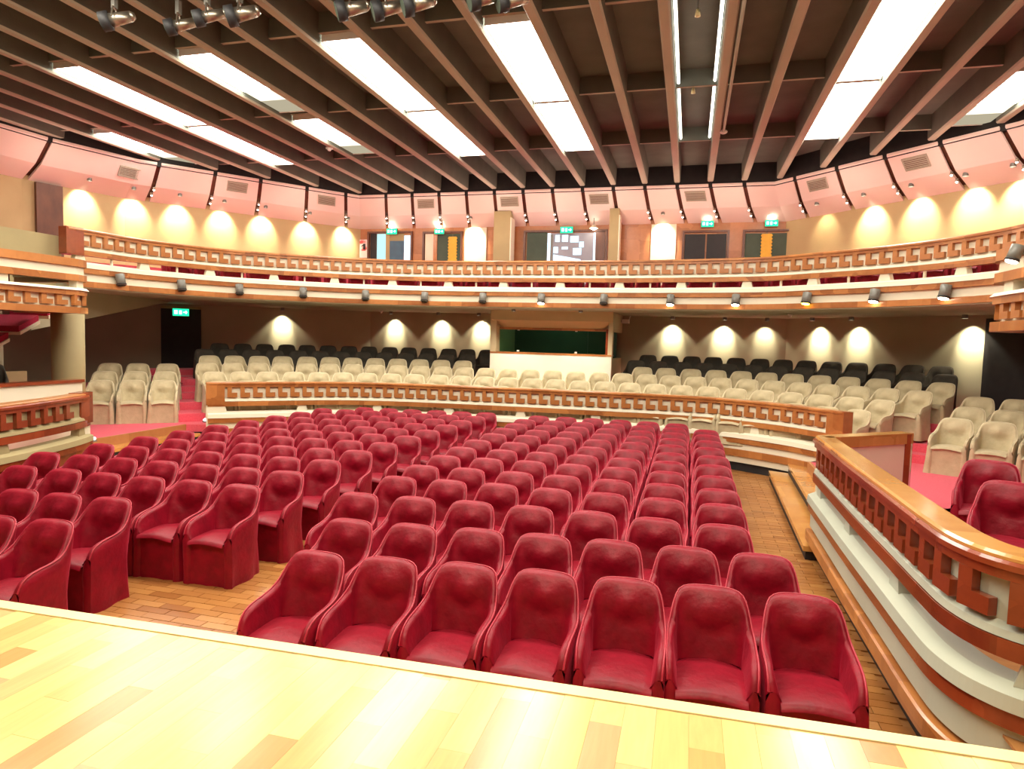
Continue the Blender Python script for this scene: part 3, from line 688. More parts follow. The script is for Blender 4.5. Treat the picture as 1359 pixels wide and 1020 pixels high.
# ------------------------------------------------------------------ projection booth
TAN = mat('tan_paint', (.62, .50, .31), .6, noise=((.58, .46, .28), (2, 2, 2), .3, .7))
bt = thing('projection_booth', (-3.46, 17.6, .9), 'cream projection booth with a long dark window below the balcony', 'booth')
X0, X1, YF = -5.06, -1.88, 16.62
part('front_panel', MB().box(X0, X1, YF, YF + .1, .5, 2.07), mat('ivory_paint', (.93, .89, .74), .5, noise=((.90, .86, .7), (2, 2, 2), .3, .7)), bt)
part('sill', MB().box(X0, X1, YF - .01, YF + .5, 2.07, 2.11), WOOD, bt)
mb = MB(); mb.add([(X0, YF, 3.19), (X1, YF, 3.19), (X1, YF, 2.94), (X0, YF, 2.94), (X0 + .3, YF + .42, 2.74), (X1 - .3, YF + .42, 2.74), (X0, YF + .5, 3.19), (X1, YF + .5, 3.19)],
       [(3, 2, 1, 0), (4, 5, 2, 3), (5, 4, 6, 7), (0, 1, 7, 6), (4, 3, 0, 6), (1, 2, 5, 7)])
part('header', mb, TAN, bt); hk = MB(); hk.box(X0, X1, YF + .42, YF + .5, 2.74, 3.19); part('header_back', hk, TAN, bt)
part('header_lip', MB().box(X0, X1, YF + .36, YF + .46, 2.70, 2.76), WOOD, bt)
part('side_wall', MB().box(X0 - .012, X0 + .14, YF + .03, 19, .5, 3.185), TAN, bt); part('jamb', MB().box(X1 - .16, X1 - .10, YF + .05, YF + .5, 2.1, 2.75), WOODR, bt)
sw = MB(); sw.box(X1 - .10, X1 + .012, YF + .03, YF + .25, .5, 3.185); sw.box(X1 - .10, X1 + .012, YF + .25, 19, .5, 2.0); sw.box(X1 - .10, X1 + .012, YF + .25, 19, 2.7, 3.185); part('side_wall', sw, TAN, bt)
l_ = bpy.data.lights.new('added_booth_fill', 'POINT'); l_.energy = 9; l_.color = (.75, 1, .8); l_.shadow_soft_size = .2; lo_ = bpy.data.objects.new('added_booth_fill', l_); COL.objects.link(lo_); lo_.location = (-3.4, 17.6, 2.95)  # unseen point added to lighten the dark booth interior
rm = MB().box(X0 + .14, X1 - .1, 18.6, 18.7, .5, 3.19); rm.box(X0 + .14, X1 - .1, YF + .5, 18.6, .5, .6); part('back_wall', rm, DGREEN, bt)
part('counter', MB().box(X0 + .14, X1 - .1, YF + .55, YF + 1.2, 1.95, 2.03), DARKW, bt)
for a, b in ((X0 + .14, -2.55), (-2.54, X1 - .16)): part('window_pane', MB().box(a, b, YF + .40, YF + .41, 2.11, 2.74), GLASS, bt)
for x in (-4.4, -2.85):
    for z in (2.12, 2.68): part('clip', MB().box(x - .03, x + .03, YF + .385, YF + .40, z, z + .04), WHITE, bt)
x, y, z = on_wall(830, 428, (-10, 18.9), (3, 18.9)); z = min(z, 3.0)
t = thing('security_camera', (-1.6, 18.6, 3.0), 'small white security camera on the dark wall right of the booth', 'camera')
x, y, z = on_wall(830, 426, (-10, 18.7), (3, 18.7))
part('body', MB().box(x - .10, x + .10, y - .1, y + .2, z - .06, z + .05), WHITE, t); part('lens', MB().cyl((x - .1, y - .05, z), (x - .15, y - .1, z - .01), .035, n=10), BLACK, t); part('bracket', MB().cyl((x + .1, y + .1, z + .05), (x + .12, y + .15, 3.19), .015, n=6), WHITE, t)

# ------------------------------------------------------------------ wall lamps: real spots washing the walls
def wash(px, py, seg, label, power, core, group, color=(1, .78, .45), zl=None, out=.12, up=.2, halo=.35):
    p, q = seg; x, y, z = on_wall(px, py, p, q); dx, dy = q[0] - p[0], q[1] - p[1]; l = math.hypot(dx, dy); nx, ny = dy / l, -dx / l
    zl = zl if zl else z + up
    lx, ly = x + nx * out, y + ny * out
    t = thing('wall_washer', (lx, ly, zl), label, 'downlight', group)
    part('can', MB().cyl((lx, ly, zl + .08), (lx, ly, zl - .02), .055, .06, 14, caps=False), GREYM, t, True)
    part('lamp', MB().sphere((lx, ly, zl + .02), .04, .04, .02, 10, 5), SPARK, t)
    def spot(dist, tilt, sz, pw, bl):
        d = bpy.data.lights.new('wall_washer_beam', 'SPOT'); d.energy = pw; d.spot_size = math.radians(sz); d.spot_blend = bl; d.shadow_soft_size = .02; d.color = color
        o = bpy.data.objects.new('wall_washer_beam', d); COL.objects.link(o); o.location = (x + nx * dist, y + ny * dist, zl - .035)
        tt = math.radians(tilt); o.rotation_euler = Vector((-nx * math.sin(tt), -ny * math.sin(tt), -math.cos(tt))).to_track_quat('-Z', 'Y').to_euler()
    spot(out, core[0], core[1], power, .85); spot(out * .6, 8, 100, power * halo, .4)
names = ['first', 'second', 'third', 'fourth', 'fifth', 'sixth', 'seventh', 'eighth', 'ninth', 'tenth']
for i, (px, py, k) in enumerate(((375, 412, 1), (525, 420, 2), (587, 420, 2), (640, 423, 2), (893, 426, 2), (961, 427, 3), (1016, 427, 3), (1090, 424, 3), (1142, 423, 3), (1293, 419, 4))):
    seg = (LOW[k], LOW[k + 1])
    # choose the stretch of wall this lamp really hangs over
    for kk in range(len(LOW) - 1):
        x, y, z = on_wall(px, py, LOW[kk], LOW[kk + 1])
        if min(LOW[kk][0], LOW[kk + 1][0]) - .01 <= x <= max(LOW[kk][0], LOW[kk + 1][0]) + .01 and y > 5: seg = (LOW[kk], LOW[kk + 1])
    wash(px, py, seg, 'lamp under the balcony washing the lower wall, %s from the left' % names[i], 190 if i != 6 else 90, (36, 60), 'lamps along the lower wall', zl=3.13, out=.34, color=(1, .88, .64), halo=.3)
up = [(108, 262), (175, 270), (235, 277), (293, 284), (347, 290), (405, 295), (455, 301), (630, 305), (880, 299), (1098, 286), (1160, 278), (1223, 268), (1295, 256), (1358, 245)]
for i, (px, py) in enumerate(up):
    seg = None
    for kk in range(len(UPW) - 1):
        x, y, z = on_wall(px, py, UPW[kk], UPW[kk + 1])
        if min(UPW[kk][0], UPW[kk + 1][0]) - .01 <= x <= max(UPW[kk][0], UPW[kk + 1][0]) + .01 and y > 5: seg = (UPW[kk], UPW[kk + 1])
    wash(px, py, seg, 'lamp at the top of the upper wall, %s from the left' % ORD[i], 330 if i != 9 else 60, (36, 72), 'lamps along the upper wall', zl=6.36, out=.45, color=(1, .86, .60), halo=.12)

for x_ in (-4.3, -2.6):  # fittings added to brighten the booth front
    t = thing('downlight', (x_, 16.05, 3.14), 'small added downlight under the balcony edge to brighten the projection booth, %s one' % ('left' if x_ < -3.5 else 'right'), 'downlight', 'added downlights before the booth')
    part('can', MB().cyl((x_, 16.05, 3.20), (x_, 16.05, 3.14), .05, .055, 14, caps=False), GREYM, t, True); part('lamp', MB().sphere((x_, 16.05, 3.165), .035, .035, .018, 10, 5), SPARK, t)
    d = bpy.data.lights.new('added_downlight_beam', 'SPOT'); d.energy = 130; d.spot_size = math.radians(100); d.spot_blend = .9; d.shadow_soft_size = .04; d.color = (1, .93, .72)
    o = bpy.data.objects.new('added_downlight_beam', d); COL.objects.link(o); o.location = (x_, 16.05, 3.12); o.rotation_euler = Vector((0, .25, -1)).to_track_quat('-Z', 'Y').to_euler()
t = thing('floor_strip', (-4.2, 5.75, 0), 'pale yellow strip on the floor across the centre aisle', 'floor strip')
a_ = on_z(340, 733.5, .004); b_ = on_z(398, 739, .004)
part('strip', MB().sweep([a_, b_], rect(-.022, .022, .001, .006)), NOSE, t)
# ------------------------------------------------------------------ balcony fascia spots
def fascia_spot(path, d, label, lit=None, q=1.0):
    p, nr = along(path, d); zc = 3.42; x, y = p[0] + nr[0] * .12, p[1] + nr[1] * .12
    t = thing('balcony_spotlight', (x, y, zc), label, 'spotlight', 'grey cylinder spots on the balcony fascia')
    a = Vector((x, y, zc + .10 * q)); b = Vector((x + nr[0] * .05, y + nr[1] * .05, zc - .12 * q))
    part('housing', MB().cyl(a, b, .085 * q, .085 * q, 16), GREYM, t, True)
    part('bracket', MB().cyl((p[0] + nr[0] * .02, p[1] + nr[1] * .02, zc), (x, y, zc), .02, n=8), GREYM, t)
    part('lens', MB().cyl(b, b + (b - a).normalized() * .012, .078 * q, .07 * q, 16), SPARKY if lit == 'y' else (SPARK if lit else BLACK), t)
    part('ring', MB().cyl(b + (a - b) * .15, b + (a - b) * .05, .092 * q, .092 * q, 16), BLACK, t, True)
fp = [(153, None), (236, None), (316, None), (402, None), (486, None), (566, None), (642, None), (720, 'w'), (803, None), (891, 'w'), (979, 'w'), (1075, 'y'), (1166, 'w'), (1262, 'w')]
for i, (px, lit) in enumerate(fp):
    best = None
    for k in range(0, 600):
        d = k * lengths(BAL)[-1] / 600; p, nr = along(BAL, d)
        v = (p[0], p[1], 3.42 - EYE); c = [sum(R3[r][j] * v[j] for j in range(3)) for r in range(3)]; sx = 679.5 + 874 * c[0] / c[2]
        if best is None or abs(sx - px) < best[0]: best = (abs(sx - px), d)
    fascia_spot(BAL, best[1], 'grey cylinder spot on the balcony front, %s from the left, %s' % (ORD[i], {'w': 'lit white', 'y': 'lit yellow', None: 'unlit'}[lit]), lit)
fascia_spot(LT, 2.85, 'dark cylinder spot on the cream fascia of the left side tier', None, .8); fascia_spot(RT, 2.2, 'lit cylinder spot on the right side tier', 'w', .7)

# ------------------------------------------------------------------ doors, niches, pillars and signs of the upper back wall
YW = UPW[3][1]
def bx(px0, px1, z0, z1, d0, d1, m, name, parent):
    a = on_wall(px0, 320, UPW[3], UPW[4])[0]; b = on_wall(px1, 320, UPW[3], UPW[4])[0]
    return part(name, MB().box(a, b, YW - d1, YW - d0, z0, z1), m, parent)
def door(nm, px0, px1, ztop, label):
    a = on_wall(px0, 320, UPW[3], UPW[4])[0]; b = on_wall(px1, 320, UPW[3], UPW[4])[0]
    mb = MB().box(a - .06, a, YW - .09, YW, 4.2, ztop + .06); mb.box(b, b + .06, YW - .09, YW, 4.2, ztop + .06); mb.box(a, b, YW - .09, YW, ztop, ztop + .06)
    return struct(nm, mb, DARKW, label)
d = door('door_1', 491, 546, 5.98, 'doorway at the left end with cyan glow')
bx(492, 500, 4.2, 5.98, 0, .03, BLACK, 'jamb', d); bx(501, 512, 4.2, 5.96, 0, .035, COOLB, 'pane', d); bx(513, 518, 4.2, 5.96, 0, .05, GOLD, 'jamb', d)
bx(518, 536, 4.2, 5.72, 0, .04, mat('blue_door_paint', (.03, .09, .16), .4, noise=((.04, .12, .2), (5, 5, 5), .3, .7)), 'leaf', d); bx(518, 536, 5.72, 5.96, 0, .03, MUST, 'transom', d); bx(537, 545, 4.2, 5.9, 0, .035, COOLW, 'pane', d)  # last strip paints a lamp's white glare as a glowing panel
d = door('door_2', 564, 612, 5.95, 'double door with yellow sheet')
bx(565, 576, 4.2, 5.93, 0, .04, CREAM, 'leaf', d); bx(576, 581, 4.2, 5.93, 0, .06, WOOD, 'jamb', d); bx(581, 611, 4.2, 5.93, 0, .03, DGREEN, 'leaf', d)
d = door('door_3', 698, 804, 5.93, 'wide central doorway open to the lit lobby')
bx(700, 726, 4.2, 5.92, 0, .05, DGREEN, 'leaf', d); bx(791, 803, 4.2, 5.92, 0, .05, DARKW, 'leaf', d)
bx(727, 790, 4.2, 5.9, 0, .02, mat('lobby_wall_grey', (.30, .32, .38), .6, noise=((.36, .38, .44), (2, 2, 2), .3, .7)), 'lobby_wall', d)
bx(727, 731, 4.2, 5.9, .02, .05, COOLW, 'lit_edge', d); bx(788, 790.5, 4.2, 5.9, .02, .05, COOLW, 'lit_edge', d)  # glowing edges, panels and floor paint the bright lobby view
bx(731, 734, 4.2, 5.86, .02, .04, GREYM, 'jamb', d)
for (x0, x1, z0, z1) in ((737, 743, 5.62, 5.84), (746, 754, 5.62, 5.84), (757, 768, 5.60, 5.80), (769, 775, 5.44, 5.62), (735, 741, 5.26, 5.46), (746, 754, 5.38, 5.46), (761, 772, 5.20, 5.42)):
    bx(x0, x1, z0, z1, .02, .035, COOLW, 'pane', d)
a = on_wall(735, 320, UPW[3], UPW[4])[0]; b = on_wall(771, 320, UPW[3], UPW[4])[0]
mb = MB(); mb.add([(x, y, z) for y in (YW - .03, YW - .02) for x, z in ((a, 4.3), (b + .4, 4.3), (b, 5.06), (a, 5.22))], [(0, 1, 2, 3), (7, 6, 5, 4), (0, 4, 5, 1), (1, 5, 6, 2), (2, 6, 7, 3), (3, 7, 4, 0)])
part('lobby_floor', mb, COOLW, d)  # floor sheet glows to paint the lobby's light
d = door('door_4', 908, 965, 5.85, 'dark double door under an exit sign')
bx(909, 936, 4.2, 5.8, 0, .04, BLACK, 'leaf', d); bx(938, 964, 4.2, 5.8, 0, .04, BLACK, 'leaf', d)
d = door('door_5', 988, 1052, 5.85, 'dark double door at the right end with yellow sheet')
bx(989, 1019, 4.2, 5.8, 0, .04, DGREEN, 'leaf', d); bx(1021, 1051, 4.2, 5.8, 0, .04, DGREEN, 'leaf', d)
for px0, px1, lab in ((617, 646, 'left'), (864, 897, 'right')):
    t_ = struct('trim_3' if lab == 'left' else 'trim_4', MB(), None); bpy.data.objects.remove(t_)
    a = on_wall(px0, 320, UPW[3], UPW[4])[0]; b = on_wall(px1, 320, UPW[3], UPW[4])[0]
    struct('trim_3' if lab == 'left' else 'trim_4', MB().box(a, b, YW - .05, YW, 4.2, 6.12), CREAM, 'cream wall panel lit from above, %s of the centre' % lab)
for px0, px1, lab in ((655, 678, 'left'), (808, 822, 'right')):
    a = on_wall(px0, 315, (-9, 20.45), (9, 20.45))[0]; b = on_wall(px1, 315, (-9, 20.45), (9, 20.45))[0]
    t = thing('pillar', ((a + b) / 2, 20.6, 4.2), 'square mustard pillar on the balcony, %s of the lit lobby doorway' % lab, 'pillar', 'mustard pillars')
    part('shaft', MB().box(a, b - .03, 20.45, 20.9, 4.1, 6.5), MUST, t); part('painted_lit_face', MB().box(b - .03, b, 20.45, 20.9, 4.1, 6.3), CREAM, t)  # cream strip paints lamplight on the pillar's right side
def sheet(px, z0, z1, label):
    x = on_wall(px, 330, UPW[3], UPW[4])[0]; t = thing('wall_hanging', (x, YW - .06, z0), label, 'wall hanging', 'yellow zigzag-edged hangings on the balcony doors')
    n = 9; L = []; Rr = []
    for k in range(2 * n + 1):
        z = z0 + (z1 - z0) * k / (2 * n); e = .17 if k % 2 else .13; L.append((x - e, z)); Rr.append((x + e, z))
    mb = MB(); vs = []; fs = []
    for y in (YW - .08, YW - .06):
        for (xl, z), (xr, _) in zip(L, Rr): vs += [(xl, y, z), (xr, y, z)]
    m_ = len(L)
    for k in range(m_ - 1):
        a = 2 * k; fs += [(a, a + 1, a + 3, a + 2), (2 * m_ + a + 2, 2 * m_ + a + 3, 2 * m_ + a + 1, 2 * m_ + a), (a, a + 2, 2 * m_ + a + 2, 2 * m_ + a), (a + 1, 2 * m_ + a + 1, 2 * m_ + a + 3, a + 3)]
    fs += [(0, 2 * m_, 2 * m_ + 1, 1), (2 * m_ - 2, 2 * m_ - 1, 4 * m_ - 1, 4 * m_ - 2)]
    mb.add(vs, fs); part('cloth', mb, YELLOW, t); part('hook', MB().cyl((x, YW - .07, z1), (x, YW - .07, z1 + .08), .01, n=6), GREYM, t)
sheet(601.5, 4.9, 5.83, 'yellow zigzag-edged hanging on the door left of the white wall panel')
sheet(1016.5, 4.9, 5.78, 'yellow zigzag-edged hanging on the right-hand dark double door')
def placard(px0, px1, py0, py1, p, q, label):
    a = on_wall(px0, py0, p, q); b = on_wall(px1, py1, p, q); dx, dy = q[0] - p[0], q[1] - p[1]; l = math.hypot(dx, dy); nx, ny = dy / l, -dx / l
    t = thing('fire_placard', ((a[0] + b[0]) / 2 + nx * .02, (a[1] + b[1]) / 2 + ny * .02, b[2]), label, 'sign', 'red and white extinguisher placards')
    pa, pb = (a[0], a[1]), (b[0], b[1]); zm = b[2] + (a[2] - b[2]) * .38
    part('board', MB().sweep([pa, pb], rect(0.0, .03, b[2], a[2])), POSTER, t); part('white_field', MB().sweep([pa, pb], rect(.03, .034, b[2], zm)), WHITE, t)
    mb = MB(); cxm, cym = (pa[0] + pb[0]) / 2 + nx * .035, (pa[1] + pb[1]) / 2 + ny * .035
    mb.cyl((cxm, cym, zm + .05), (cxm, cym, zm + .24), .045, .04, 10); mb.cyl((cxm, cym, zm + .24), (cxm - .1, cym, zm + .16), .014, n=6); part('pictogram', mb, BLACK, t)
placard(478, 490, 318, 342, UPW[3], UPW[4], 'red and white placard at the left corner of the upper back wall')
placard(1062, 1076, 307, 332, UPW[4], (UPW[4][0] + 10, UPW[4][1]), 'red and white placard at the right corner of the upper back wall')

def exit_sign(p, wd, label, nrm=(0, -1), lamp=True):
    ex, ey = -nrm[1], nrm[0]; x, y, z = p; t = thing('exit_sign', p, label, 'exit sign', 'green exit signs')
    a = (x - ex * wd / 2, y - ey * wd / 2); b = (x + ex * wd / 2, y + ey * wd / 2); h = wd * .48
    part('case', MB().sweep([a, b], rect(-.06, 0, z - h / 2 - .015, z + h / 2 + .015)), GREYM, t)
    part('panel', MB().sweep([a, b], rect(0, .012, z - h / 2, z + h / 2)), EXITG, t)
    def bit(u0, u1, v0, v1):
        mb = MB().sweep([(x + ex * u0 * wd, y + ey * u0 * wd), (x + ex * u1 * wd, y + ey * u1 * wd)], rect(.012, .018, z + v0 * h, z + v1 * h)); part('pictogram', mb, EXITW, t)
    bit(-.40, -.20, -.25, .28); bit(-.10, .06, -.28, .25); bit(.15, .40, -.06, .08); bit(.28, .36, -.2, .22)
    if lamp:
        lx, ly = x + nrm[0] * .05, y + nrm[1] * .05
        part('emergency_lamp', MB().sphere((lx, ly, z + h / 2 + .07), .10, .06, .055), SPARK, t)
def esn(px, py, wd, label, lamp):
    x, y, z = on_wall(px, py, (UPW[3][0], YW - .15), (UPW[4][0], YW - .15)); exit_sign((x, y, z), wd, label, (0, -1), lamp)
esn(520, 307, .38, 'exit sign with glaring lamp over the left-end balcony doorway', True); esn(583, 307, .34, 'exit sign over the balcony door with the cream leaf', True)
esn(752, 305, .40, 'green exit sign over the open lobby doorway', False); esn(939, 297, .36, 'exit sign with bright lamp over the first dark door right of the pillar', True); esn(1024, 296, .36, 'exit sign with bright lamp over the rightmost dark balcony door', True)
x, y, z = on_wall(788, 301, (-9, 20.9), (9, 20.9)); t = thing('door_lamp', (x, y, z), 'small glowing lamp shade above the lobby doorway', 'lamp')
part('shade', MB().cyl((x, y, z + .06), (x, y, z - .05), .05, .14, 16, caps=False), CREAM, t, True); part('bulb', MB().sphere((x, y, z - .04), .09, .09, .05), SPARK, t); part('stem', MB().cyl((x, y, z + .05), (x, y, 6.5), .012, n=6), GREYM, t)
# lower exit door on the left angled wall
seg = (LOW[1], LOW[2]); dxl, dyl = LOW[2][0] - LOW[1][0], LOW[2][1] - LOW[1][1]; ll = math.hypot(dxl, dyl); NL = (dyl / ll, -dxl / ll)
a = on_wall(214, 440, *seg); b = on_wall(267, 440, *seg)
dd = struct('door_6', MB().sweep([(a[0], a[1]), (b[0], b[1])], rect(.0, .05, .5, 3.05)), BLACK, 'dark doorway below the left exit sign')
part('frame', MB().sweep([(a[0], a[1]), (b[0], b[1])], rect(.0, .10, 3.05, 3.12)), MUST, dd)
e = on_wall(241, 402, *seg); exit_sign((e[0] + NL[0] * .16, e[1] + NL[1] * .16, 2.95), .42, 'bright green exit sign over the dark doorway at lower left', NL, False)
a = on_wall(1309, 450, LOW[4], LOW[5])
seg = (LOW[4], LOW[5]); q = on_wall(1420, 450, *seg)
struct('door_7', MB().sweep([(a[0], a[1]), (q[0], q[1])], rect(.0, .05, .5, 3.12)), BLACK, 'dark doorway at the right end of the lower wall')

# ------------------------------------------------------------------ slip-covered armchairs
def chair_meshes(seed, fab, pip, nm):
    rnd = random.Random(seed)
    half = [(-.268, -.272, .475, 0), (-.272, -.235, .545, 0), (-.276, -.15, .590, 0), (-.278, -.02, .608, .05), (-.276, .07, .628, .2), (-.262, .13, .672, .5), (-.240, .172, .755, .85),
            (-.205, .205, .825, 1), (-.145, .226, .850, 1), (-.07, .235, .855, 1), (0, .237, .856, 1)]
    fine = []
    for i in range(10):
        p0, p1, p2, p3 = half[max(i - 1, 0)], half[i], half[i + 1], (half[i + 2] if i < 9 else (-half[9][0], *half[9][1:]))
        fine += [p1, tuple(.5 * (p1[c] + p2[c]) + (p1[c] + p2[c] - p0[c] - p3[c]) / 16 for c in range(4))]
    half = fine + [half[10]]
    U = half + [(-x, y, h, k) for x, y, h, k in half[-2::-1]]
    ph = [rnd.uniform(0, 6.28) for _ in range(6)]
    def wob(x, y, z, a):
        return a * (math.sin(11 * x + 7 * z + ph[0]) + .7 * math.sin(19 * y + 9 * z + ph[1]) + .6 * math.sin(27 * x - 13 * z + ph[2]))
    cols = []
    for i, (x, y, h, k) in enumerate(U):
        nx = -x / .28 * (1 - k); ny = -k; l = math.hypot(nx, ny) or 1
        if k == 0: nx, ny = (-1 if x > 0 else 1), 0
        else:
            nx, ny = -x * (1.0 - .55 * k), -.22 * k - .02; l = math.hypot(nx, ny); nx, ny = nx / l, ny / l
        col = []
        def lean(z): return .085 * max(0, (z - .40)) / .45 * k
        for f in (0, .22, .45, .68, .86, .96, 1.0):
            z = h * f; fl_ = .985 + .045 * (1 - min(1, z / .45)) ; fold = wob(x, y, z, .0045 * (1.3 - f)) + .014 * (1 - min(1, z / .45)) * math.sin(i * 1.05 + ph[3])
            r = .012 * (1 if f == 1.0 else 0)
            col.append((x * fl_ - nx * fold + nx * r, y * (fl_ if k < .5 else 1 + .03 * (1 - min(1, z / .45))) + lean(z) - ny * fold + ny * r, z - (.006 if f == 1 else 0)))
        col.append((x + nx * .030, y + lean(h) + ny * .030, h + .006))
        zs = .425
        for tq in (.05, .14, .22, .30, .38, .46, .54, .61, .68, .76, .88, 1.0):
            z = h + (zs - h) * tq; off = .050 + .035 * tq + k * (.056 * math.exp(-((z - .725) / .085) ** 2 - (x / .135) ** 2) - .012 * math.exp(-((z - .585 - 2.4 * x * x) / .032) ** 2) * (1 if abs(x) < .17 else 0)) + .0035 * math.sin(34 * (abs(x) - .8 * z) + ph[5]) * k * (1 if z < .74 else 0)
            q = wob(x, y, z, .004)
            col.append((x + nx * off + nx * q, y + lean(z) + ny * (off + (.0)) + ny * q, z))
        cols.append(col)
    def strip(i0, i1, cap=None):
        mb = MB(); m = len(cols[0]); vs = []
        for i in range(i0, i1 + 1): vs += cols[i]
        fs = []
        for i in range(i1 - i0):
            for j in range(m - 1): fs.append((i * m + j, i * m + j + 1, (i + 1) * m + j + 1, (i + 1) * m + j))
        mb.add(vs, fs)
        if cap is not None:                       # rounded front of the arm, down to the floor
            c = cols[cap]; sgn = -1 if c[0][0] < 0 else 1; outer = c[:8]; inn = c[8:]
            n_ = 9; vs = []; fs = []
            zmax = U[cap][2]
            for j in range(n_):
                z = zmax * (1 - j / (n_ - 1))
                def at(seq, z):
                    for a, b in zip(seq, seq[1:]):
                        if min(a[2], b[2]) - 1e-6 <= z <= max(a[2], b[2]) + 1e-6 and abs(a[2] - b[2]) > 1e-6:
                            t = (z - a[2]) / (b[2] - a[2]); return a[0] + (b[0] - a[0]) * t
                    return None
                xo = at(outer, z); xo = outer[-1][0] if xo is None else xo
                xi = at(inn, z); xi = inn[-1][0] + sgn * .006 * j / n_ if xi is None else xi
                if j == 0: xi = inn[0][0]
                bulge = .022 * math.sin(math.pi * min(.5, j / 5)) + .004 * math.sin(j * 1.7 + ph[4])
                y0 = c[0][1] if j == n_ - 1 else U[cap][1]
                vs += [(xo, y0, z), ((xo * .6 + xi * .4), y0 - bulge, z), (xi * .8 + xo * .2, y0 - bulge * .9, z), (xi, y0 + .01, z)]
            for j in range(n_ - 1):
                for k in range(3): fs.append((4 * j + k, 4 * j + k + 1, 4 * j + 5 + k, 4 * j + 4 + k))
            mb.add(vs, fs)
        return mb
    back = strip(10, 30); al = strip(0, 10, 0); ar = strip(30, 40, 40)
    # seat: from the inner feet of the cover, domed, rolling over the front
    mb = MB(); vs = []; fs = []; nn = 7
    rows = []
    for i in range(0, 21):
        a = cols[i][-1]; b = cols[40 - i][-1]; r = []
        for k in range(nn):
            t = k / (nn - 1); xx = a[0] + (b[0] - a[0]) * t; dome = .022 * math.sin(math.pi * t) * (1 if i < 18 else .3)
            r.append((xx + (xx - (a[0] + b[0]) / 2) * .08, a[1] + (.03 if i > 13 else 0), a[2] + dome + (.012 * math.sin(i * .3)) + wob(xx, a[1], .4, .002)))
        rows.append(r)
    fr = rows[0]; roll = [[(x, y - .028, z - .008) for x, y, z in fr], [(x, y - .04, z - .035) for x, y, z in fr]]
    allr = roll[::-1] + rows
    for r in allr: vs += r
    for j in range(len(allr) - 1):
        for k in range(nn - 1): fs.append((j * nn + k, j * nn + k + 1, (j + 1) * nn + k + 1, (j + 1) * nn + k))
    mb.add(vs, fs); seat = mb
    # front skirt below the seat
    mb = MB(); vs = []; fs = []
    top = roll[1]
    for j in range(7):
        f = j / 6
        for k, (x, y, z) in enumerate(top):
            zz = z * (1 - f); e = math.sin(math.pi * k / (nn - 1)); sag = .018 * math.sin(math.pi * f) * e
            vs.append((x * 1.16, y + .045 + sag * .6 - .006 * f + .007 * math.sin(k * 2.2 + f * 4 + ph[5]), zz))
    for j in range(6):
        for k in range(nn - 1): fs.append(((j + 1) * nn + k, (j + 1) * nn + k + 1, j * nn + k + 1, j * nn + k))
    mb.add(vs, fs); skirt = mb
    # piping along the rim
    mb = MB(); rr = .006; vs = []; fs = []
    rimp = [Vector(c[6]) + Vector((0, 0, .008)) for c in cols]
    for i, p in enumerate(rimp):
        tg = (rimp[min(i + 1, 40)] - rimp[max(i - 1, 0)]).normalized(); a = tg.orthogonal().normalized(); b = tg.cross(a)
        for k in range(5): t = 2 * math.pi * k / 5; vs.append(p + a * rr * math.cos(t) + b * rr * math.sin(t))
    # keep the ring orientation steady along the tube
    vs = []
    for i, p in enumerate(rimp):
        tg = (rimp[min(i + 1, 40)] - rimp[max(i - 1, 0)]).normalized(); a = tg.cross(Vector((0, 0, 1)))
        a = a.normalized() if a.length > .05 else Vector((1, 0, 0)); b = tg.cross(a)
        for k in range(5): t = 2 * math.pi * k / 5; vs.append(p + a * rr * math.cos(t) + b * rr * math.sin(t))
    for i in range(40):
        for k in range(5): fs.append((5 * i + k, 5 * i + (k + 1) % 5, 5 * i + 5 + (k + 1) % 5, 5 * i + 5 + k))
    mb.add(vs, fs); pipe = mb
    return {'backrest': mesh(nm + '_backrest', back, fab, True), 'armrest': mesh(nm + '_armrest', al, fab, True), 'armrest.r': mesh(nm + '_armrest', ar, fab, True),
            'seat': mesh(nm + '_seat', seat, fab, True), 'skirt': mesh(nm + '_skirt', skirt, fab, True), 'piping': mesh(nm + '_piping', pipe, pip, True)}
KITS = {'red': [chair_meshes(s, RED, REDP, 'red') for s in (1, 2, 3, 4)], 'beige': [chair_meshes(s, BEIGE, BEIGEP, 'beige') for s in (5, 6, 7)]}
def proto(kit, name):
    t = put(name, None)
    for k, me in kit.items(): put(k.split('.')[0], me, t)
    return t
def one_mesh(kit, nm, m):
    mb = MB()
    for k, me in kit.items():
        if k != 'piping': mb.add([tuple(v.co) for v in me.vertices], [tuple(p.vertices) for p in me.polygons])
    return mesh(nm, mb, m, True)
DARK1 = one_mesh(chair_meshes(9, DARKC, DARKC, 'dark'), 'dark_chair', DARKC)
first = {}; cnt = 0
def chair(kind, x, y, z, face, label, group, top=True):
    """x, y = the middle of the backrest's top edge; face = direction the sitter looks"""
    global cnt
    rz = math.atan2(face[0], -face[1]) + random.uniform(-.035, .035); l = math.hypot(*face)
    if top: x += face[0] / l * .315; y += face[1] / l * .315
    x += random.uniform(-.012, .012); y += random.uniform(-.015, .015)
    if kind == 'dark':
        o = put('covered_chair', DARK1, None, (x, y, z), rz)
    else:
        v = cnt % len(KITS[kind]); cnt += 1
        if (kind, v) not in first: first[(kind, v)] = proto(KITS[kind][v], 'covered_chair'); o = first[(kind, v)]
        else: o = copy_tree(first[(kind, v)])
        o.location = (x, y, z); o.rotation_euler = (0, 0, rz)
    tag(o, label, 'chair', group); return o

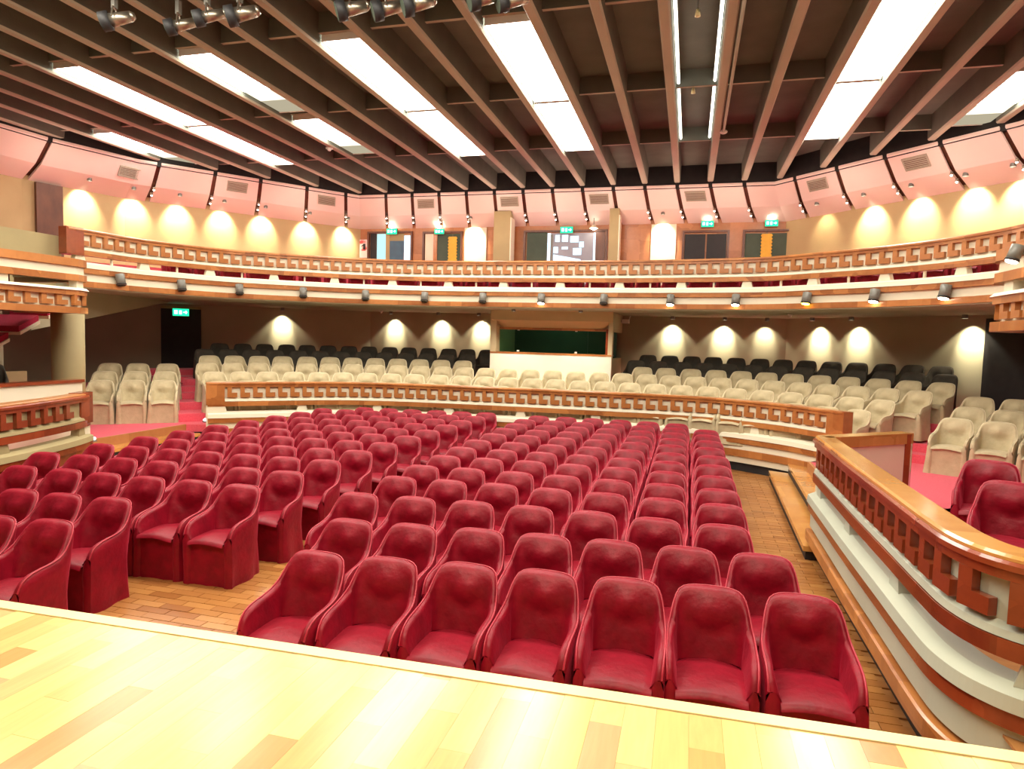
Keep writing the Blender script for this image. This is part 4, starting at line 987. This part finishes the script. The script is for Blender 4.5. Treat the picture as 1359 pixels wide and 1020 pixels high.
# right-hand block (measured rows: first three stagger, the rest line up)
def lerp(a, b, t): return a + (b - a) * t
RB = [((-2.51, 4.18), (.77, 4.46), 7), ((-2.71, 5.02), (.60, 5.24), 7), ((-3.10, 5.90), (.36, 6.00), 7)]
for y in (6.78, 7.50, 8.24, 8.97, 9.71, 10.49, 11.22, 11.95, 12.68): RB.append(((-3.08, y - .02), (.38, y), 7))
RB.append(((-2.95, 13.36), (-.17, 13.40), 6))
for r, (a, b, n) in enumerate(RB):
    for k in range(n):
        t = k / (n - 1); bow = .07 * math.sin(math.pi * t) if r > 1 else .04 * math.sin(math.pi * t)
        chair('red', lerp(a[0], b[0], t), lerp(a[1], b[1], t) + bow, 0, (-.02, -1), 'red velvet chair, %s row of right-hand block, %s seat from centre aisle' % (ORD[r], ORD[k]), 'red chairs of the right-hand block')
# left-hand block
LB = [((-6.0, 4.02), (-4.94, 4.18), 3), ((-6.68, 4.86), (-5.11, 4.90), 4)]
for k in range(10):
    y = 5.81 + .765 * k; xr = -4.40 + .03 * k; LB.append(((xr - .555 * (6 if k else 5) , y - .11 - .03 * min(k, 5)), (xr, y), 7 if k else 6))
LB.append(((-6.78, 13.05), (-4.11, 13.40), 6))
for r, (a, b, n) in enumerate(LB):
    for k in range(n):
        t = k / (n - 1); rr = r
        y = lerp(a[1], b[1], t)
        if 2 < r < 12 and k < 2: y += 0
        chair('red', lerp(a[0], b[0], t), y, 0, (.06, -1), 'red velvet chair, %s row of left-hand block, %s seat from centre aisle' % (ORD[r], ORD[n - 1 - k]), 'red chairs of the left-hand block')
# red chairs in the right box
for (x, y, lab) in ((2.97, 7.54, 'red velvet chair in right box, beside the carpet aisle'), (3.55, 7.2, 'red velvet chair in right box, far row at picture edge'),
                    (2.68, 6.35, 'red velvet chair in right box, nearer row behind the golden rail'), (3.25, 6.05, 'red velvet chair in right box, nearer row, second seat'), (2.9, 4.95, 'red velvet chair in right box nearest the stage')):
    chair('red', x, y, .5, (-.42, -.9), lab, 'red chairs in the right box')

# beige rows on the rake
def row(k, z, pl, pr_, name, kind='beige', skip=None):
    path = offset(APATH, -.78 * k); d0 = nearest(path, pl); d1 = nearest(path, pr_); n = int(round((d1 - d0) / .575)) + 1; c = 0
    for i in range(n):
        p, nr = along(path, d0 + i * (d1 - d0) / max(1, n - 1))
        if skip and skip[0] < p[0] < skip[1]: continue
        col = 'beige cotton' if kind == 'beige' else 'dark grey'
        chair(kind, p[0], p[1], z, nr, '%s covered chair, %s row behind the curved parapet, %s from the left' % (col, name, ORD[c]), '%s chairs of the %s gallery row' % (col, name)); c += 1
row(-.77, .5, (-9.9, 12.2), (3.1, 12.95), 'first')
row(0, .67, on_z(285, 493.8, 1.52), on_z(1177, 531, 1.52), 'second')
row(1, .84, on_z(283, 483.7, 1.69), on_z(1207, 519.7, 1.69), 'third')
row(2, .98, on_z(289.5, 474.6, 1.83), on_z(1232, 509, 1.83), 'fourth', skip=(-5.4, -1.55))
row(3, 1.12, (-12.3, 14.5), (5.3, 15.3), 'fifth', 'dark', skip=(-5.5, -1.5))
row(4, 1.26, (-12.5, 15.4), (5.6, 16.3), 'sixth', 'dark', skip=(-5.5, -1.5))
# side groups
def side(base, dirv, n, nrows, facing, name, floors):
    l = math.hypot(*facing); bx_, by_ = -facing[0] / l * .78, -facing[1] / l * .78
    for r in range(nrows):
        z = floors[r]
        for k in range(n):
            chair('beige', base[0] + dirv[0] * k + bx_ * r, base[1] + dirv[1] * k + by_ * r, z, facing, 'beige cotton chair in %s side group, %s row, %s from its aisle' % (name, ORD[r], ORD[k]), 'beige chairs of the %s side group' % name)
    mb = MB(); u = Vector((*dirv, 0)).normalized(); v = Vector((-facing[0] / l, -facing[1] / l, 0))
    for r in range(1, nrows + 1):
        z = floors[min(r, nrows - 1)] if r < nrows else floors[-1] + .14
        o0 = Vector((base[0], base[1], 0)) - u * .35 + v * (.78 * r - .68); o1 = Vector((base[0], base[1], 0)) + u * (n * .58 + 2.0) + v * (.78 * r - .68)
        q = [o0, o1, o1 + v * 5, o0 + v * 5]; poly = [(p.x, p.y) for p in q]
        area_ = sum(poly[i][0] * poly[(i + 1) % 4][1] - poly[(i + 1) % 4][0] * poly[i][1] for i in range(4))
        mb.prism(poly if area_ > 0 else poly[::-1], .5, z)
    struct('floor_rake_' + name, mb, CARPET, 'stepped red platform of the %s side group' % name)
side((-10.88, 11.74), (-.455, -.37), 3, 3, (.65, -.76), 'left', [.5, .64, .78])
side((4.25, 12.12), (.49, -.29), 3, 3, (-.51, -.86), 'right', [.5, .64, .78])
chair('dark', -11.0, 7.4, .95, (.8, -.6), 'dark covered chair behind the plain cream parapet, nearer one', 'dark chairs in the left box')
chair('dark', -11.0, 8.1, .95, (.8, -.6), 'dark covered chair behind the plain cream parapet, farther one', 'dark chairs in the left box')
# red seats of the balcony's front row, glimpsed under the rail
bp = offset(BAL, -.95); LBAL = lengths(bp)[-1]; nb = int((LBAL - 6) / .62)
BALC = one_mesh(KITS['red'][0], 'balcony_chair', RED)
for i in range(nb):
    p, nr = along(bp, 3 + i * .62); o = put('covered_chair', BALC, None, (p[0], p[1], 3.46), math.atan2(nr[0], -nr[1]))
    tag(o, 'red chair half hidden behind the balcony rail, %s from the left' % (ORD[i] if i < 30 else 'thirty-' + ORD[i - 30]), 'chair', 'red chairs in the front row of the balcony')
